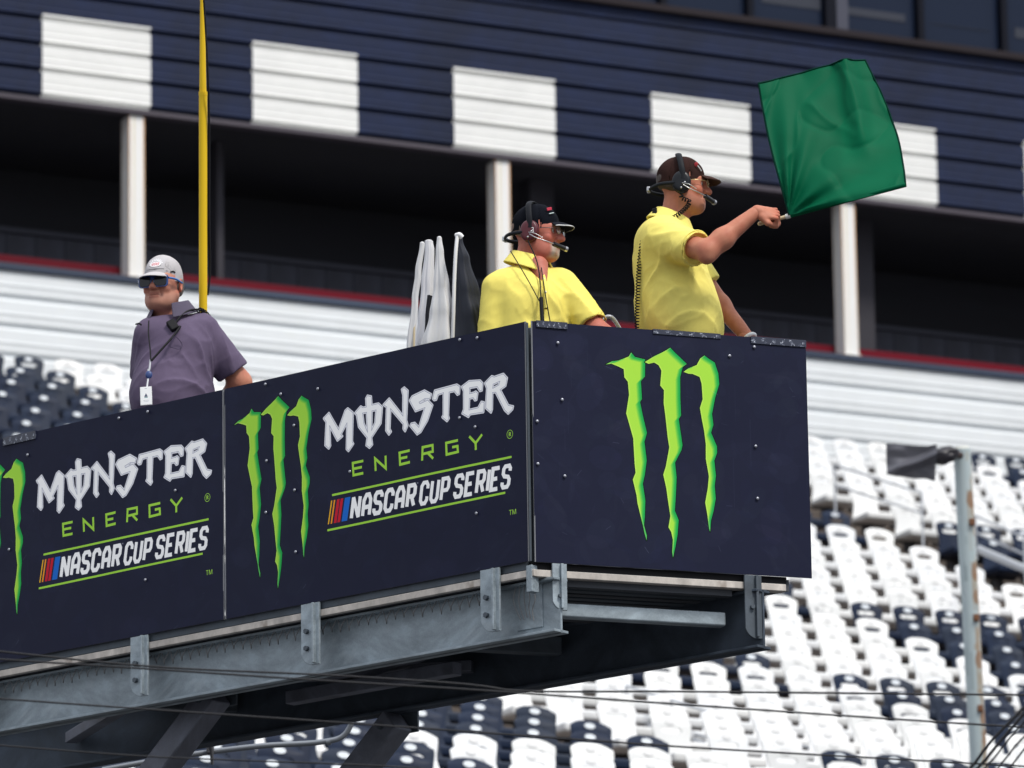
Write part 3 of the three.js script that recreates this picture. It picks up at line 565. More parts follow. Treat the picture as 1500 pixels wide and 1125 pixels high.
// ------------------------------------------------------------------ poles, pipes and cables
{
  const b = at(297.5, 520, 28.1), y = std([0.86, 0.56, 0.004], 0.6);
  const t = thing('yellow_pole', 'tall slim yellow pole with a black cord behind the capped man', 'pole', b);
  const L = (px, py, d = 28.1) => at(px, py, d).sub(b);
  part('lower_tube', bar(L(297.5, 530), L(297.5, 137), 0.0195, 14), y, t); part('upper_tube', bar(L(297.2, 137), L(295.6, -160), 0.0165, 14, 0.004), y, t);
  part('ferrule', bar(L(297.5, 140), L(297.5, 134), 0.0205, 14), y, t);
  part('cord', tube([L(296.5, -30, 28.05), L(300.5, 30, 28.05), L(304, 100, 28.05), L(306, 165, 28.08), L(306.5, 230, 28.1), L(306.5, 330, 28.1), L(307.5, 400, 28.12), L(304.5, 432, 28.1)], 0.0048, 60, 7), M.black, t);
}
{
  const b = at(1437, 1180, 50);
  const c = document.createElement('canvas'); c.width = 64; c.height = 512; const x = c.getContext('2d'); x.fillStyle = '#bac8cb'; x.fillRect(0, 0, 64, 512);
  for (let i = 0; i < 260; i++) { const a = rnd(); x.fillStyle = a < 0.35 ? `rgba(150,98,52,${0.05 + rnd() * 0.2})` : a < 0.7 ? `rgba(205,214,214,${rnd() * 0.3})` : `rgba(120,136,140,${rnd() * 0.3})`; x.fillRect((a < 0.35 ? 1 + rnd() * 12 : rnd() * 64), rnd() * 512, 1 + rnd() * 5, 4 + rnd() * 50); }
  for (const v of [70, 170, 205, 292, 372, 400]) { x.fillStyle = 'rgba(134,80,44,0.5)'; x.beginPath(); x.ellipse(7 + rnd() * 5, v, 6, 4 + rnd() * 10, 0, 0, 7); x.fill(); x.fillStyle = 'rgba(150,104,64,0.25)'; x.fillRect(6 + rnd() * 6, v, 5, 30 + rnd() * 50); }
  const map = new THREE.CanvasTexture(c); map.colorSpace = THREE.SRGBColorSpace;
  const t = thing('steel_post', 'grey steel post streaked with rust standing before the white seats', 'post', b);
  const L = (px, py, d = 50) => at(px, py, d).sub(b);
  part('tube', bar(L(1438, 1200), L(1409, 657), 0.071, 24), new THREE.MeshStandardMaterial({ map, roughness: 0.6, metalness: 0.15 }), t);
  part('cap', bar(L(1409, 658), L(1408.8, 653), 0.071, 24, 0.05), std([0.55, 0.56, 0.52], 0.6), t);
  for (const [px, py] of [[1424, 765], [1430, 905], [1436, 1038]]) part('lug', new RoundedBoxGeometry(0.05, 0.06, 0.05, 2, 0.012).applyMatrix4(new THREE.Matrix4().setPosition(L(px, py, 49.94))), std([0.15, 0.065, 0.03], 0.8), t);
  // dark plastic cover hung beside the post and tied off at its arm
  const k = at(1400, 668, 49.9), cv = thing('plastic_cover', 'dark sheet bundle tied to the top of the rusty steel post', 'cover', k);
  const C = (px, py, d) => at(px, py, d).sub(k);
  const g = new THREE.PlaneGeometry(1, 1, 36, 20), p = g.attributes.position;
  const q = [C(1298, 650, 49.8), C(1372, 653, 49.75), C(1299, 697, 49.8), C(1370, 703, 49.75)];
  for (let i = 0; i < p.count; i++) {
    const u = p.getX(i) + 0.5, v = 0.5 - p.getY(i);
    const a = q[0].clone().lerp(q[1], u), bb = q[2].clone().lerp(q[3], u), r = a.lerp(bb, v);
    const ridge = Math.exp(-Math.pow((v - (0.92 - 0.62 * u)) / 0.13, 2)); r.z += 0.07 * ridge * (0.4 + u) + 0.02 * noise(u * 4, v * 5, 2) - 0.05 * Math.max(0, v - (0.92 - 0.62 * u)); r.y += 0.01 * noise(u * 5, 7, v);
    p.setXYZ(i, r.x, r.y, r.z);
  }
  g.computeVertexNormals();
  part('sheet', g, phys([0.10, 0.10, 0.12], 0.34, { side: THREE.DoubleSide, clearcoat: 0.2 }), cv);
  const kn = new THREE.SphereGeometry(1, 40, 28), kp = kn.attributes.position;
  for (let i = 0; i < kp.count; i++) { const a = kp.getX(i), b2 = kp.getY(i), c2 = kp.getZ(i), s = 1 + 0.28 * fbm(a * 2, b2 * 2, c2 * 2 + 4); kp.setXYZ(i, a * 0.125 * s, b2 * 0.072 * s + a * 0.02, c2 * 0.07 * s); }
  kn.computeVertexNormals(); const kc = C(1382, 668, 49.85); kn.translate(kc.x, kc.y, kc.z);
  part('tied_bundle', kn, phys([0.018, 0.016, 0.022], 0.4), cv);
  part('arm', bar(C(1384, 665, 49.9), C(1409, 667, 49.95), 0.03, 10, 0.03), std([0.05, 0.03, 0.028], 0.7), cv);
}
function cable(label, pts, r = 0.0034) {
  const P = pts.map(([x, y, d]) => at(x, y, d)), o = P[0].clone();
  const t = part('steel_cable', tube(P.map((p) => p.sub(o)), r, 60, 7), M.cable, scene); t.position.copy(o);
  return tag(t, label, 'cable', 'fence cables strung in front of the stand');
}
cable('thick upper dark cable crossing the left beam and brackets', [[-60, 948, 21], [220, 976, 21], [500, 990, 21], [700, 1004, 21], [747, 1011, 21], [1000, 1013, 21], [1600, 1019, 21]], 0.0037);
cable('dark cable just under the thickest one across the left beam', [[-60, 962, 20.6], [222, 980, 20.6], [460, 996, 20.6], [687, 1010, 20.6], [1000, 1032, 20.6], [1430, 1061, 20.6], [1600, 1070, 20.6]], 0.0037);
cable('dark cable that crosses both sloping struts midway down', [[-60, 1019, 20.8], [133, 1033, 20.8], [333, 1047, 20.8], [593, 1065, 20.8], [733, 1075, 20.8], [1000, 1094, 20.8], [1420, 1118, 20.8], [1600, 1128, 20.8]]);
cable('lowest dark cable across the bottom left struts', [[-60, 1087, 20.7], [200, 1107, 20.7], [330, 1113, 20.7], [560, 1122, 20.7], [800, 1140, 20.7]], 0.003);
const bunch = [[[1406, 1140], [1425, 1121], [1450, 1088], [1510, 1027]], [[1412, 1142], [1437, 1120], [1466, 1085], [1520, 1022]], [[1424, 1145], [1455, 1112], [1480, 1080], [1530, 1028]], [[1448, 1142], [1470, 1115], [1490, 1090], [1530, 1050]], [[1468, 1140], [1486, 1116], [1510, 1085], [1540, 1050]]];
['leftmost', 'second', 'middle', 'fourth', 'rightmost'].forEach((n, i) => cable(`${n} dark cable of the bundle rising at the bottom right corner`, bunch[i].map(([x, y]) => [x, y, 20 + i * 0.1]), i < 2 ? 0.0052 : 0.0034));
{
  const o = at(270, 1108, 29), L = (x, y, d = 29) => at(x, y, d).sub(o), st = std([0.22, 0.24, 0.27], 0.4, 0.4);
  const t = thing('bent_pipe', 'thin grey pipe bending upward between the two sloping struts', 'pipe', o);
  part('pipe', tube([L(150, 1128), L(270, 1107), L(380, 1093), L(470, 1087), L(500, 1080), L(513, 1064), L(517, 1030)], 0.0135, 60, 12), st, t);
  part('coupling', bar(L(478, 1087.5), L(484, 1086), 0.017, 12), st, t);
  part('clamp', [new RoundedBoxGeometry(0.035, 0.06, 0.04, 2, 0.008).applyMatrix4(new THREE.Matrix4().setPosition(L(308, 1096, 28.97))), bar(L(311, 1120, 28.95), L(309, 1084, 28.95), 0.008, 8)], std([0.08, 0.08, 0.09], 0.5, 0.4), t);
}
// ------------------------------------------------------------------ aisle handrails in the stands
function handrail(label, pts, r = 0.02) {
  const o = pts[0][0], P = (q) => q.clone().sub(o);
  const t = thing('aisle_handrail', label, 'handrail', o, 0, 'handrails along the seating stairs');
  pts.forEach(([a, b], i) => part(i === 0 ? 'rail' : i === 1 ? 'rail' : 'post', bar(P(a), P(b), r, 10), M.railSteel, t));
}
function railAt(label, px, py, qx, qy, d, drop, ratio) {
  const a = at(px, py, d), b = at(qx, qy, d - (Math.abs(qx - px) / 60) * 0.85), dn = V(0, -drop, 0), mid = V(0, -drop * 0.38, 0);
  handrail(label, [[a, b], [a.clone().add(mid), b.clone().add(mid)], [a, a.clone().add(dn)], [b, b.clone().add(dn)]], ratio);
}
railAt('thin grey stair handrail beside the top corner of the front banner', 1222, 681, 1350, 722, 71, 0.62, 0.013);
railAt('short grey handrail right of the rusty steel post', 1428, 755, 1500, 787, 67, 0.5, 0.013);
railAt('grey stair handrail just below the end of the stand beam', 902, 1000, 1048, 1046, 56, 0.62, 0.014);
railAt('grey stair handrail at the foot of the seats, bottom right', 1142, 1080, 1300, 1137, 55, 0.6, 0.014);
{
  const a = at(898, 1047, 56), b = at(1050, 1097, 53.8); a.y -= 0; const o = a.clone();
  const t = thing('stair_rail', 'broad pale stair rail crossing the white seats below the beam end', 'handrail', o);
  part('rail', bar(V(0, 0, 0), b.clone().sub(o), 0.03, 12), M.railSteel, t); part('clamp', new THREE.SphereGeometry(0.055, 12, 8), M.galvDark, t);
  const c = at(1432, 804, 66.5), d = at(1540, 850, 65), s = thing('stair_rail', 'broad pale stair rail right of the rusty steel post', 'handrail', c);
  part('rail', bar(V(0, 0, 0), d.clone().sub(c), 0.045, 12), M.railSteel, s); part('clamp', new THREE.SphereGeometry(0.06, 12, 8), M.galvDark, s);
}
// ------------------------------------------------------------------ soft bodies: signed distances meshed by surface nets
const smin = (a, b, k) => { const h = Math.max(k - Math.abs(a - b), 0) / k; return Math.min(a, b) - h * h * k * 0.25; };
const smax = (a, b, k) => -smin(-a, -b, k);
const cone = (a, b, ra, rb) => { const dx = b.x - a.x, dy = b.y - a.y, dz = b.z - a.z, L = dx * dx + dy * dy + dz * dz; return (x, y, z) => { const px = x - a.x, py = y - a.y, pz = z - a.z, t = clamp((px * dx + py * dy + pz * dz) / L, 0, 1); return Math.hypot(px - dx * t, py - dy * t, pz - dz * t) - (ra + (rb - ra) * t); }; };
const ell = (c, rx, ry, rz, yaw = 0) => { const cs = Math.cos(yaw), sn = Math.sin(yaw); return (x, y, z) => { let px = x - c.x, py = y - c.y, pz = z - c.z; const qx = px * cs - pz * sn, qz = px * sn + pz * cs; const k0 = Math.hypot(qx / rx, py / ry, qz / rz), k1 = Math.hypot(qx / rx / rx, py / ry / ry, qz / rz / rz); return k1 < 1e-9 ? -Math.min(rx, ry, rz) : k0 * (k0 - 1) / k1; }; };
const joinAll = (fs, k) => (x, y, z) => { let d = 1e3; for (const f of fs) d = smin(d, f(x, y, z), k); return d; };
function mesher(lo, hi, h, f, colour) {
  const nx = Math.ceil((hi.x - lo.x) / h) + 1, ny = Math.ceil((hi.y - lo.y) / h) + 1, nz = Math.ceil((hi.z - lo.z) / h) + 1;
  const F = new Float32Array(nx * ny * nz), id = (i, j, k) => i + nx * (j + ny * k);
  const S = 3;                                                            // coarse pass: skip blocks far from the surface
  for (let k = 0; k < nz; k += S) for (let j = 0; j < ny; j += S) for (let i = 0; i < nx; i += S) {
    const d = f(lo.x + (i + 1) * h, lo.y + (j + 1) * h, lo.z + (k + 1) * h), far = Math.abs(d) > h * 9;
    for (let c = k; c < Math.min(nz, k + S); c++) for (let b = j; b < Math.min(ny, j + S); b++) for (let a = i; a < Math.min(nx, i + S); a++) F[id(a, b, c)] = far ? d : f(lo.x + a * h, lo.y + b * h, lo.z + c * h);
  }
  const at3 = new Int32Array(nx * ny * nz).fill(-1), pos = [], ix = [];
  for (let k = 0; k < nz - 1; k++) for (let j = 0; j < ny - 1; j++) for (let i = 0; i < nx - 1; i++) {
    let n = 0, sx = 0, sy = 0, sz = 0;
    const E = [[0, 0, 0, 1, 0, 0], [0, 1, 0, 1, 1, 0], [0, 0, 1, 1, 0, 1], [0, 1, 1, 1, 1, 1], [0, 0, 0, 0, 1, 0], [1, 0, 0, 1, 1, 0], [0, 0, 1, 0, 1, 1], [1, 0, 1, 1, 1, 1], [0, 0, 0, 0, 0, 1], [1, 0, 0, 1, 0, 1], [0, 1, 0, 0, 1, 1], [1, 1, 0, 1, 1, 1]];
    const s0 = F[id(i, j, k)] < 0; let mixed = false;
    for (let c = 1; c < 8 && !mixed; c++) mixed = (F[id(i + (c & 1), j + (c >> 1 & 1), k + (c >> 2))] < 0) !== s0;
    if (!mixed) continue;
    for (const e of E) { const a = F[id(i + e[0], j + e[1], k + e[2])], b = F[id(i + e[3], j + e[4], k + e[5])]; if ((a < 0) === (b < 0)) continue; const t = a / (a - b); sx += e[0] + (e[3] - e[0]) * t; sy += e[1] + (e[4] - e[1]) * t; sz += e[2] + (e[5] - e[2]) * t; n++; }
    at3[id(i, j, k)] = pos.length / 3; pos.push(lo.x + (i + sx / n) * h, lo.y + (j + sy / n) * h, lo.z + (k + sz / n) * h);
  }
  const quad = (a, b, c, d, flip) => { if (a < 0 || b < 0 || c < 0 || d < 0) return; if (flip) ix.push(a, c, b, a, d, c); else ix.push(a, b, c, a, c, d); };
  for (let k = 1; k < nz - 1; k++) for (let j = 1; j < ny - 1; j++) for (let i = 1; i < nx - 1; i++) {
    const s = F[id(i, j, k)] < 0;
    if (s !== F[id(i + 1, j, k)] < 0) quad(at3[id(i, j - 1, k - 1)], at3[id(i, j, k - 1)], at3[id(i, j, k)], at3[id(i, j - 1, k)], !s);
    if (s !== F[id(i, j + 1, k)] < 0) quad(at3[id(i - 1, j, k - 1)], at3[id(i - 1, j, k)], at3[id(i, j, k)], at3[id(i, j, k - 1)], !s);
    if (s !== F[id(i, j, k + 1)] < 0) quad(at3[id(i - 1, j - 1, k)], at3[id(i, j - 1, k)], at3[id(i, j, k)], at3[id(i - 1, j, k)], !s);
  }
  const g = new THREE.BufferGeometry(); g.setAttribute('position', new THREE.Float32BufferAttribute(pos, 3)); g.setIndex(ix); g.computeVertexNormals();
  if (colour) { const c = new Float32Array(pos.length); for (let v = 0; v < pos.length; v += 3) { const q = colour(pos[v], pos[v + 1], pos[v + 2]); c[v] = q[0]; c[v + 1] = q[1]; c[v + 2] = q[2]; } g.setAttribute('color', new THREE.BufferAttribute(c, 3)); }
  return g;
}
function mergeSkin(list) { return mergeGeometries(list.map((g) => { const q = g.toNonIndexed(); for (const k of Object.keys(q.attributes)) if (!['position', 'normal', 'color'].includes(k)) q.deleteAttribute(k); return q; })); }
const skinMat = phys([1, 1, 1], 0.52, { vertexColors: true, specularIntensity: 0.45, sheen: 0.15, sheenRoughness: 0.5 });

// a head in its own frame: face to +z, crown to +y, metres; origin between the ears at the height of the eyes
function headField(o) {
  const w = o.wide || 1, fs = [
    ell(V(0, 0.035, -0.015), 0.077 * w, 0.088, 0.098), ell(V(0, -0.045, 0.028), 0.060 * w, 0.078, 0.064), ell(V(0, 0.005, 0.03), 0.066 * w, 0.06, 0.06),
    cone(V(0.052 * w, -0.058, 0.0), V(0.018, -0.098, 0.066), 0.026, 0.018), cone(V(-0.052 * w, -0.058, 0.0), V(-0.018, -0.098, 0.066), 0.026, 0.018), ell(V(0, -0.100, 0.068), 0.024, 0.018, 0.018),
  ];
  if (o.jowl) fs.push(ell(V(0, -0.095, 0.025), 0.062, 0.035 + o.jowl, 0.05));
  const base = joinAll(fs, 0.03);
  const add = joinAll([
    cone(V(-0.038, 0.013, 0.074), V(-0.012, 0.010, 0.087), 0.011, 0.012), cone(V(0.038, 0.013, 0.074), V(0.012, 0.010, 0.087), 0.011, 0.012),
    cone(V(0, 0.004, 0.088), V(0, -0.034, 0.112), 0.0090, 0.0142), ell(V(0.0135, -0.037, 0.098), 0.010, 0.009, 0.012), ell(V(-0.0135, -0.037, 0.098), 0.010, 0.009, 0.012),
    ell(V(0.038, -0.033, 0.062), 0.026, 0.022, 0.022), ell(V(-0.038, -0.033, 0.062), 0.026, 0.022, 0.022),
    cone(V(-0.018, -0.0645, 0.087), V(0.018, -0.0645, 0.087), 0.0055, 0.0055), cone(V(-0.015, -0.0765, 0.086), V(0.015, -0.0765, 0.086), 0.0065, 0.0065),
  ], 0.012);
  const sock = joinAll([ell(V(0.032, -0.003, 0.092), 0.016, 0.011, 0.014), ell(V(-0.032, -0.003, 0.092), 0.016, 0.011, 0.014)], 0.004);
  const eyes = joinAll([ell(V(0.032, -0.003, 0.074), 0.0125, 0.0125, 0.0125), ell(V(-0.032, -0.003, 0.074), 0.0125, 0.0125, 0.0125)], 0.002);
  const mouth = cone(V(-0.021, -0.0705, 0.094), V(0.021, -0.0705, 0.094), 0.0022, 0.0022);
  const folds = joinAll([cone(V(0.022, -0.035, 0.092), V(0.031, -0.068, 0.082), 0.0028, 0.002), cone(V(-0.022, -0.035, 0.092), V(-0.031, -0.068, 0.082), 0.0028, 0.002)], 0.002);
  const ear = (s) => { const a = ell(V(s * 0.081 * w, -0.012, -0.012), 0.009, 0.032, 0.020, s * 0.35), b = ell(V(s * 0.088 * w, -0.010, -0.006), 0.006, 0.020, 0.011, s * 0.35); return (x, y, z) => smax(a(x, y, z), -b(x, y, z), 0.004); };
  const e1 = ear(1), e2 = ear(-1);
  const neck = cone(V(0, -0.06, -0.028), V(0, -0.24, -0.05), o.neck || 0.058, (o.neck || 0.058) + 0.012);
  return (x, y, z) => {
    let d = smin(base(x, y, z), add(x, y, z), 0.014);
    d = smax(d, -sock(x, y, z), 0.010); d = Math.min(d, eyes(x, y, z)); d = smax(d, -mouth(x, y, z), 0.004); d = smax(d, -folds(x, y, z), 0.006);
    d = smin(d, Math.min(e1(x, y, z), e2(x, y, z)), 0.008);
    return smin(d, neck(x, y, z), 0.03);
  };
}
function headColour(o) {
  const s = o.skin;
  return (x, y, z) => {
    const n = fbm(x * 60 + 3, y * 60, z * 60), m = fbm(x * 18, y * 18 + o.seed, z * 18);
    let r = s[0] * (1 + 0.10 * n + 0.10 * m), g = s[1] * (1 + 0.13 * n + 0.20 * m), b = s[2] * (1 + 0.13 * n + 0.2 * m);
    const mix = (c, t) => { r = lerp(r, c[0], t); g = lerp(g, c[1], t); b = lerp(b, c[2], t); };
    const red = Math.max(Math.exp(-(Math.hypot(Math.abs(x) - 0.04, y + 0.035, z - 0.07) ** 2) / 0.0007), Math.exp(-(Math.hypot(x, y + 0.034, z - 0.11) ** 2) / 0.0003), Math.exp(-((Math.abs(x) - 0.085) ** 2) / 0.0001) * (y > -0.05 && y < 0.03 ? 1 : 0));
    mix([s[0] * 1.08, s[1] * 0.68, s[2] * 0.66], 0.6 * red);
    if (z > 0.07 && y < -0.056 && y > -0.085 && Math.abs(x) < 0.024) mix([s[0] * 0.72, s[1] * 0.48, s[2] * 0.48], 0.75);
    if (Math.abs(y - 0.017) < 0.005 && z > 0.06 && Math.abs(x) > 0.012 && Math.abs(x) < 0.05) mix(o.brow, 0.6);
    const de = Math.hypot(Math.abs(x) - 0.032, y + 0.003, z - 0.074); if (de < 0.0135 && z > 0.078) { mix([0.55, 0.5, 0.46], 0.9); if (Math.hypot(Math.abs(x) - 0.032, y + 0.003) < 0.0055) mix([0.03, 0.03, 0.035], 1); }
    if (o.beard && z > 0.02) { const t = sstep(-0.052, -0.066, y) * sstep(-0.128, -0.115, y) * sstep(0.05, 0.034, Math.abs(x)) * (z > 0.055 ? 1 : 0) * ((y < -0.060 && y > -0.082 && Math.abs(x) < 0.017) ? 0.2 : 1); mix(o.beard, t * clamp(0.8 + 0.5 * n, 0, 1)); }
    if (o.stubble && z > -0.02) mix(o.stubble, 0.28 * sstep(-0.045, -0.075, y) * sstep(-0.15, -0.12, y));
    return [r, g, b];
  };
}
// cap: a crown of six panels, a curved peak, a button
function capField(tall = 0) {
  const out = ell(V(0, 0.036, -0.012), 0.0855, 0.092, 0.106), inn = ell(V(0, 0.034, -0.012), 0.0815, 0.088, 0.102), btn = ell(V(0, 0.128, -0.016), 0.008, 0.005, 0.008);
  return (x, y, z) => {
    const ang = Math.atan2(x, z + 0.012), seam = 0.0011 * Math.pow(Math.abs(Math.cos(ang * 3)), 24);
    const yu = Math.max(y, 0.040) - tall * Math.max(0, y - 0.05);
    let d = smax(out(x, yu, z) + seam - 0.0012 * noise(x * 30, y * 30, z * 30), -inn(x, yu, z), 0.003);
    d = smax(d, (-0.010 + 0.30 * z - y), 0.003); d = Math.min(d, btn(x, y, z));
    return d;
  };
}
function peakField(drop = 0) {
  return (x, y, z) => {
    const yc = 0.040 - x * x * 5.2 - (z - 0.075) * (0.14 + drop) - Math.max(0, z - 0.12) * 0.25, ee = Math.hypot(x / 0.078, (z - 0.062) / 0.104);
    return smax(smax(Math.abs(y - yc) - 0.0028, (ee - 1) * 0.07, 0.003), 0.066 - z - (0.08 - Math.sqrt(Math.max(0, 0.0064 - x * x))) * -1, 0.003);
  };
}
const HLO = V(-0.12, -0.15, -0.13), HHI = V(0.12, 0.14, 0.15);
function headMatrix(pos, yaw, pitch = 0, roll = 0) { return new THREE.Matrix4().makeRotationFromEuler(new THREE.Euler(pitch, yaw, roll, 'YXZ')).setPosition(pos); }

// a hand: wrist at the origin, fingers to +x, back of the hand to +y, thumb side +z; curl from 0 (flat) to 1 (fist)
function handField(curl, thumbIn = 0.6, wrist = 0.03) {
  const fs = [ell(V(0.044, 0, 0), 0.045, 0.0165, 0.040), cone(V(-wrist, 0, 0), V(0.012, 0, 0), 0.027, 0.025)];
  const palm = joinAll(fs, 0.02), fin = [];
  const len = [[0.044, 0.026, 0.021], [0.048, 0.030, 0.022], [0.045, 0.028, 0.021], [0.036, 0.021, 0.019]], z0 = [0.031, 0.0105, -0.0105, -0.030], x0 = [0.086, 0.091, 0.088, 0.080], rr = [0.0090, 0.0094, 0.0090, 0.0079];
  for (let i = 0; i < 4; i++) {
    let a = 0.15 + curl * 1.25, x = x0[i], y = 0.003; const z = z0[i]; let prev = V(x - 0.022, 0.0, z * 0.95); let cur = V(x, y, z); fin.push(cone(prev, cur, rr[i] * 1.05, rr[i] * 1.08));
    for (let s = 0; s < 3; s++) { const nx = cur.x + Math.cos(a) * len[i][s], ny = cur.y - Math.sin(a) * len[i][s], nxt = V(nx, ny, z * (1 - 0.03 * s)); fin.push(cone(cur, nxt, rr[i] * (1.04 - 0.07 * s), rr[i] * (0.98 - 0.08 * s))); cur = nxt; a += (s === 0 ? 1.55 : 1.1) * curl + 0.08; }
  }
  const t0 = V(0.022, -0.006, 0.030), t1 = V(0.052, -0.016, 0.050), t2 = V(0.082, -0.026 - 0.01 * thumbIn, 0.050 - 0.018 * thumbIn), t3 = V(0.100, -0.032 - 0.006 * thumbIn, 0.044 - 0.034 * thumbIn);
  const th = joinAll([cone(t0, t1, 0.016, 0.0125), cone(t1, t2, 0.0122, 0.0108), cone(t2, t3, 0.0106, 0.0088)], 0.006);
  return (x, y, z) => { let f = 1e3; for (const q of fin) f = Math.min(f, q(x, y, z)); return smin(smin(palm(x, y, z), f, 0.005), th(x, y, z), 0.010); };
}
function placeField(g, m) { return g.applyMatrix4(m); }
function handMatrix(wrist, dir, dorsal) { const x = dir.clone().normalize(), z = x.clone().cross(dorsal).normalize(), y = z.clone().cross(x); return new THREE.Matrix4().makeBasis(x, y, z).setPosition(wrist); }

// a folded polo collar round the neck: open at the front
function collarField(base, axis, fwd, r0, open) {
  const u = axis.clone().normalize(), f = fwd.clone().addScaledVector(u, -fwd.dot(u)).normalize(), s = u.clone().cross(f);
  return (x, y, z) => {
    const px = x - base.x, py = y - base.y, pz = z - base.z, t = px * u.x + py * u.y + pz * u.z, a = px * f.x + py * f.y + pz * f.z, b = px * s.x + py * s.y + pz * s.z;
    const th = Math.abs(Math.atan2(b, a)), fr2 = 0.5 + 0.5 * Math.cos(th), tt = t + 0.030 * fr2;
    const rr = r0 + (0.045 - tt) * 0.62 + 0.010 * fr2, d = Math.abs(Math.hypot(a * 0.96, b) - rr) * 0.85 - 0.0042;
    return smax(smax(smax(d, tt - 0.045, 0.004), -tt - 0.012 - 0.022 * fr2 * fr2, 0.004), (open - th) * 0.06, 0.004);
  };
}
const cut = (f, p, n, k = 0.006) => (x, y, z) => smax(f(x, y, z), (x - p.x) * n.x + (y - p.y) * n.y + (z - p.z) * n.z, k);
// soft drapery: long ridges that run along a direction, fading in and out
function folds(p, dir, amp, freq, reach) {
  const d = dir.clone().normalize(), n = Math.abs(d.y) > 0.9 ? V(1, 0, 0) : V(0, 1, 0), a = d.clone().cross(n).normalize(), b = d.clone().cross(a);
  return (x, y, z) => { const px = x - p.x, py = y - p.y, pz = z - p.z, r = Math.hypot(px, py, pz); if (r > reach * 2.2) return 0; const u = px * a.x + py * a.y + pz * a.z, v = px * b.x + py * b.y + pz * b.z, w = px * d.x + py * d.y + pz * d.z; const ph = (u + v) * freq * 0.8 + 2.6 * noise(w * 4 + p.x * 9, u * 5, v * 5), k = 1 - Math.abs(Math.sin(ph * 0.5)), m = 0.65 + 0.7 * noise(w * 6, u * 9 + p.y * 7, v * 9); return amp * 2.0 * m * Math.exp(-r * r / reach / reach) * (k * k - 0.28); };
}
// small creases all over a worn shirt
const crumple = (x, y, z) => { const n = 1 - Math.abs(noise(x * 11 + y * 5, y * 10 - x * 3, z * 11)), m = 1 - Math.abs(noise(x * 19 - y * 9 + 7, y * 13, z * 19)); return 0.0034 * (n * n * n * n - 0.3) + 0.0018 * (m * m * m * m - 0.3); };
const bumpTex = (() => {                                                  // pique knit
  const n = 128, d = new Uint8Array(n * n * 4);
  for (let j = 0; j < n; j++) for (let i = 0; i < n; i++) { const v = 128 + 60 * Math.sin(i / n * Math.PI * 2 * 16) * Math.sin(j / n * Math.PI * 2 * 16) + 60 * (hash3(i, j, 9) - 0.5), q = (j * n + i) * 4; d[q] = d[q + 1] = d[q + 2] = clamp(v, 0, 255); d[q + 3] = 255; }
  const t = new THREE.DataTexture(d, n, n); t.wrapS = t.wrapT = THREE.RepeatWrapping; t.magFilter = THREE.LinearFilter; t.repeat.set(18, 18); t.needsUpdate = true; return t;
})();
function clothMat(col) { return phys([1, 1, 1], 0.88, { vertexColors: true, bumpMap: bumpTex, bumpScale: 0.0008, sheen: 0.25, sheenRoughness: 0.7, sheenColor: new THREE.Color().setRGB(...col) }); }
function planarUV(g) { const p = g.attributes.position, uv = new Float32Array(p.count * 2); for (let i = 0; i < p.count; i++) { uv[2 * i] = p.getX(i) + p.getZ(i); uv[2 * i + 1] = p.getY(i); } g.setAttribute('uv', new THREE.BufferAttribute(uv, 2)); return g; }
const tone = (c, amp, s) => (x, y, z) => { const k = 1 + amp * fbm(x * 9 + s, y * 9, z * 9) + 0.03 * noise(x * 90, y * 90, z * 90); return [c[0] * k, c[1] * k, c[2] * k]; };

const sideways = (m, n) => V(0, 0, 0).applyMatrix4(m).add(n);
// trousers and shoes, standing on the deck (mostly behind the banners)
function lowerBody(hip, yaw, foot, col, parent) {
  const rt = V(Math.cos(yaw), 0, -Math.sin(yaw)), fw = V(Math.sin(yaw), 0, Math.cos(yaw)), legs = [], shoes = [];
  for (const s of [-1, 1]) {
    const a = hip.clone().addScaledVector(rt, s * 0.095).add(V(0, -0.02, 0)), c = V(a.x, foot + 0.09, a.z).addScaledVector(rt, s * 0.03), k = a.clone().lerp(c, 0.5).addScaledVector(fw, 0.02);
    legs.push(cone(a, k, 0.105, 0.075), cone(k, c, 0.075, 0.062)); shoes.push(cone(c.clone().add(V(0, -0.055, 0)).addScaledVector(fw, -0.04), c.clone().add(V(0, -0.058, 0)).addScaledVector(fw, 0.15), 0.038, 0.032));
  }
  legs.push(ell(hip.clone(), 0.185, 0.12, 0.135, yaw));
  const lo = V(hip.x - 0.35, foot - 0.03, hip.z - 0.35), hi = V(hip.x + 0.35, hip.y + 0.16, hip.z + 0.35);
  part('trousers', mesher(lo, hi, 0.016, joinAll(legs, 0.04)), std(col, 0.9), parent);
  shoes.forEach((f) => part('shoe', mesher(lo, V(hi.x, foot + 0.2, hi.z), 0.01, f), std([0.02, 0.02, 0.022], 0.6), parent));
}
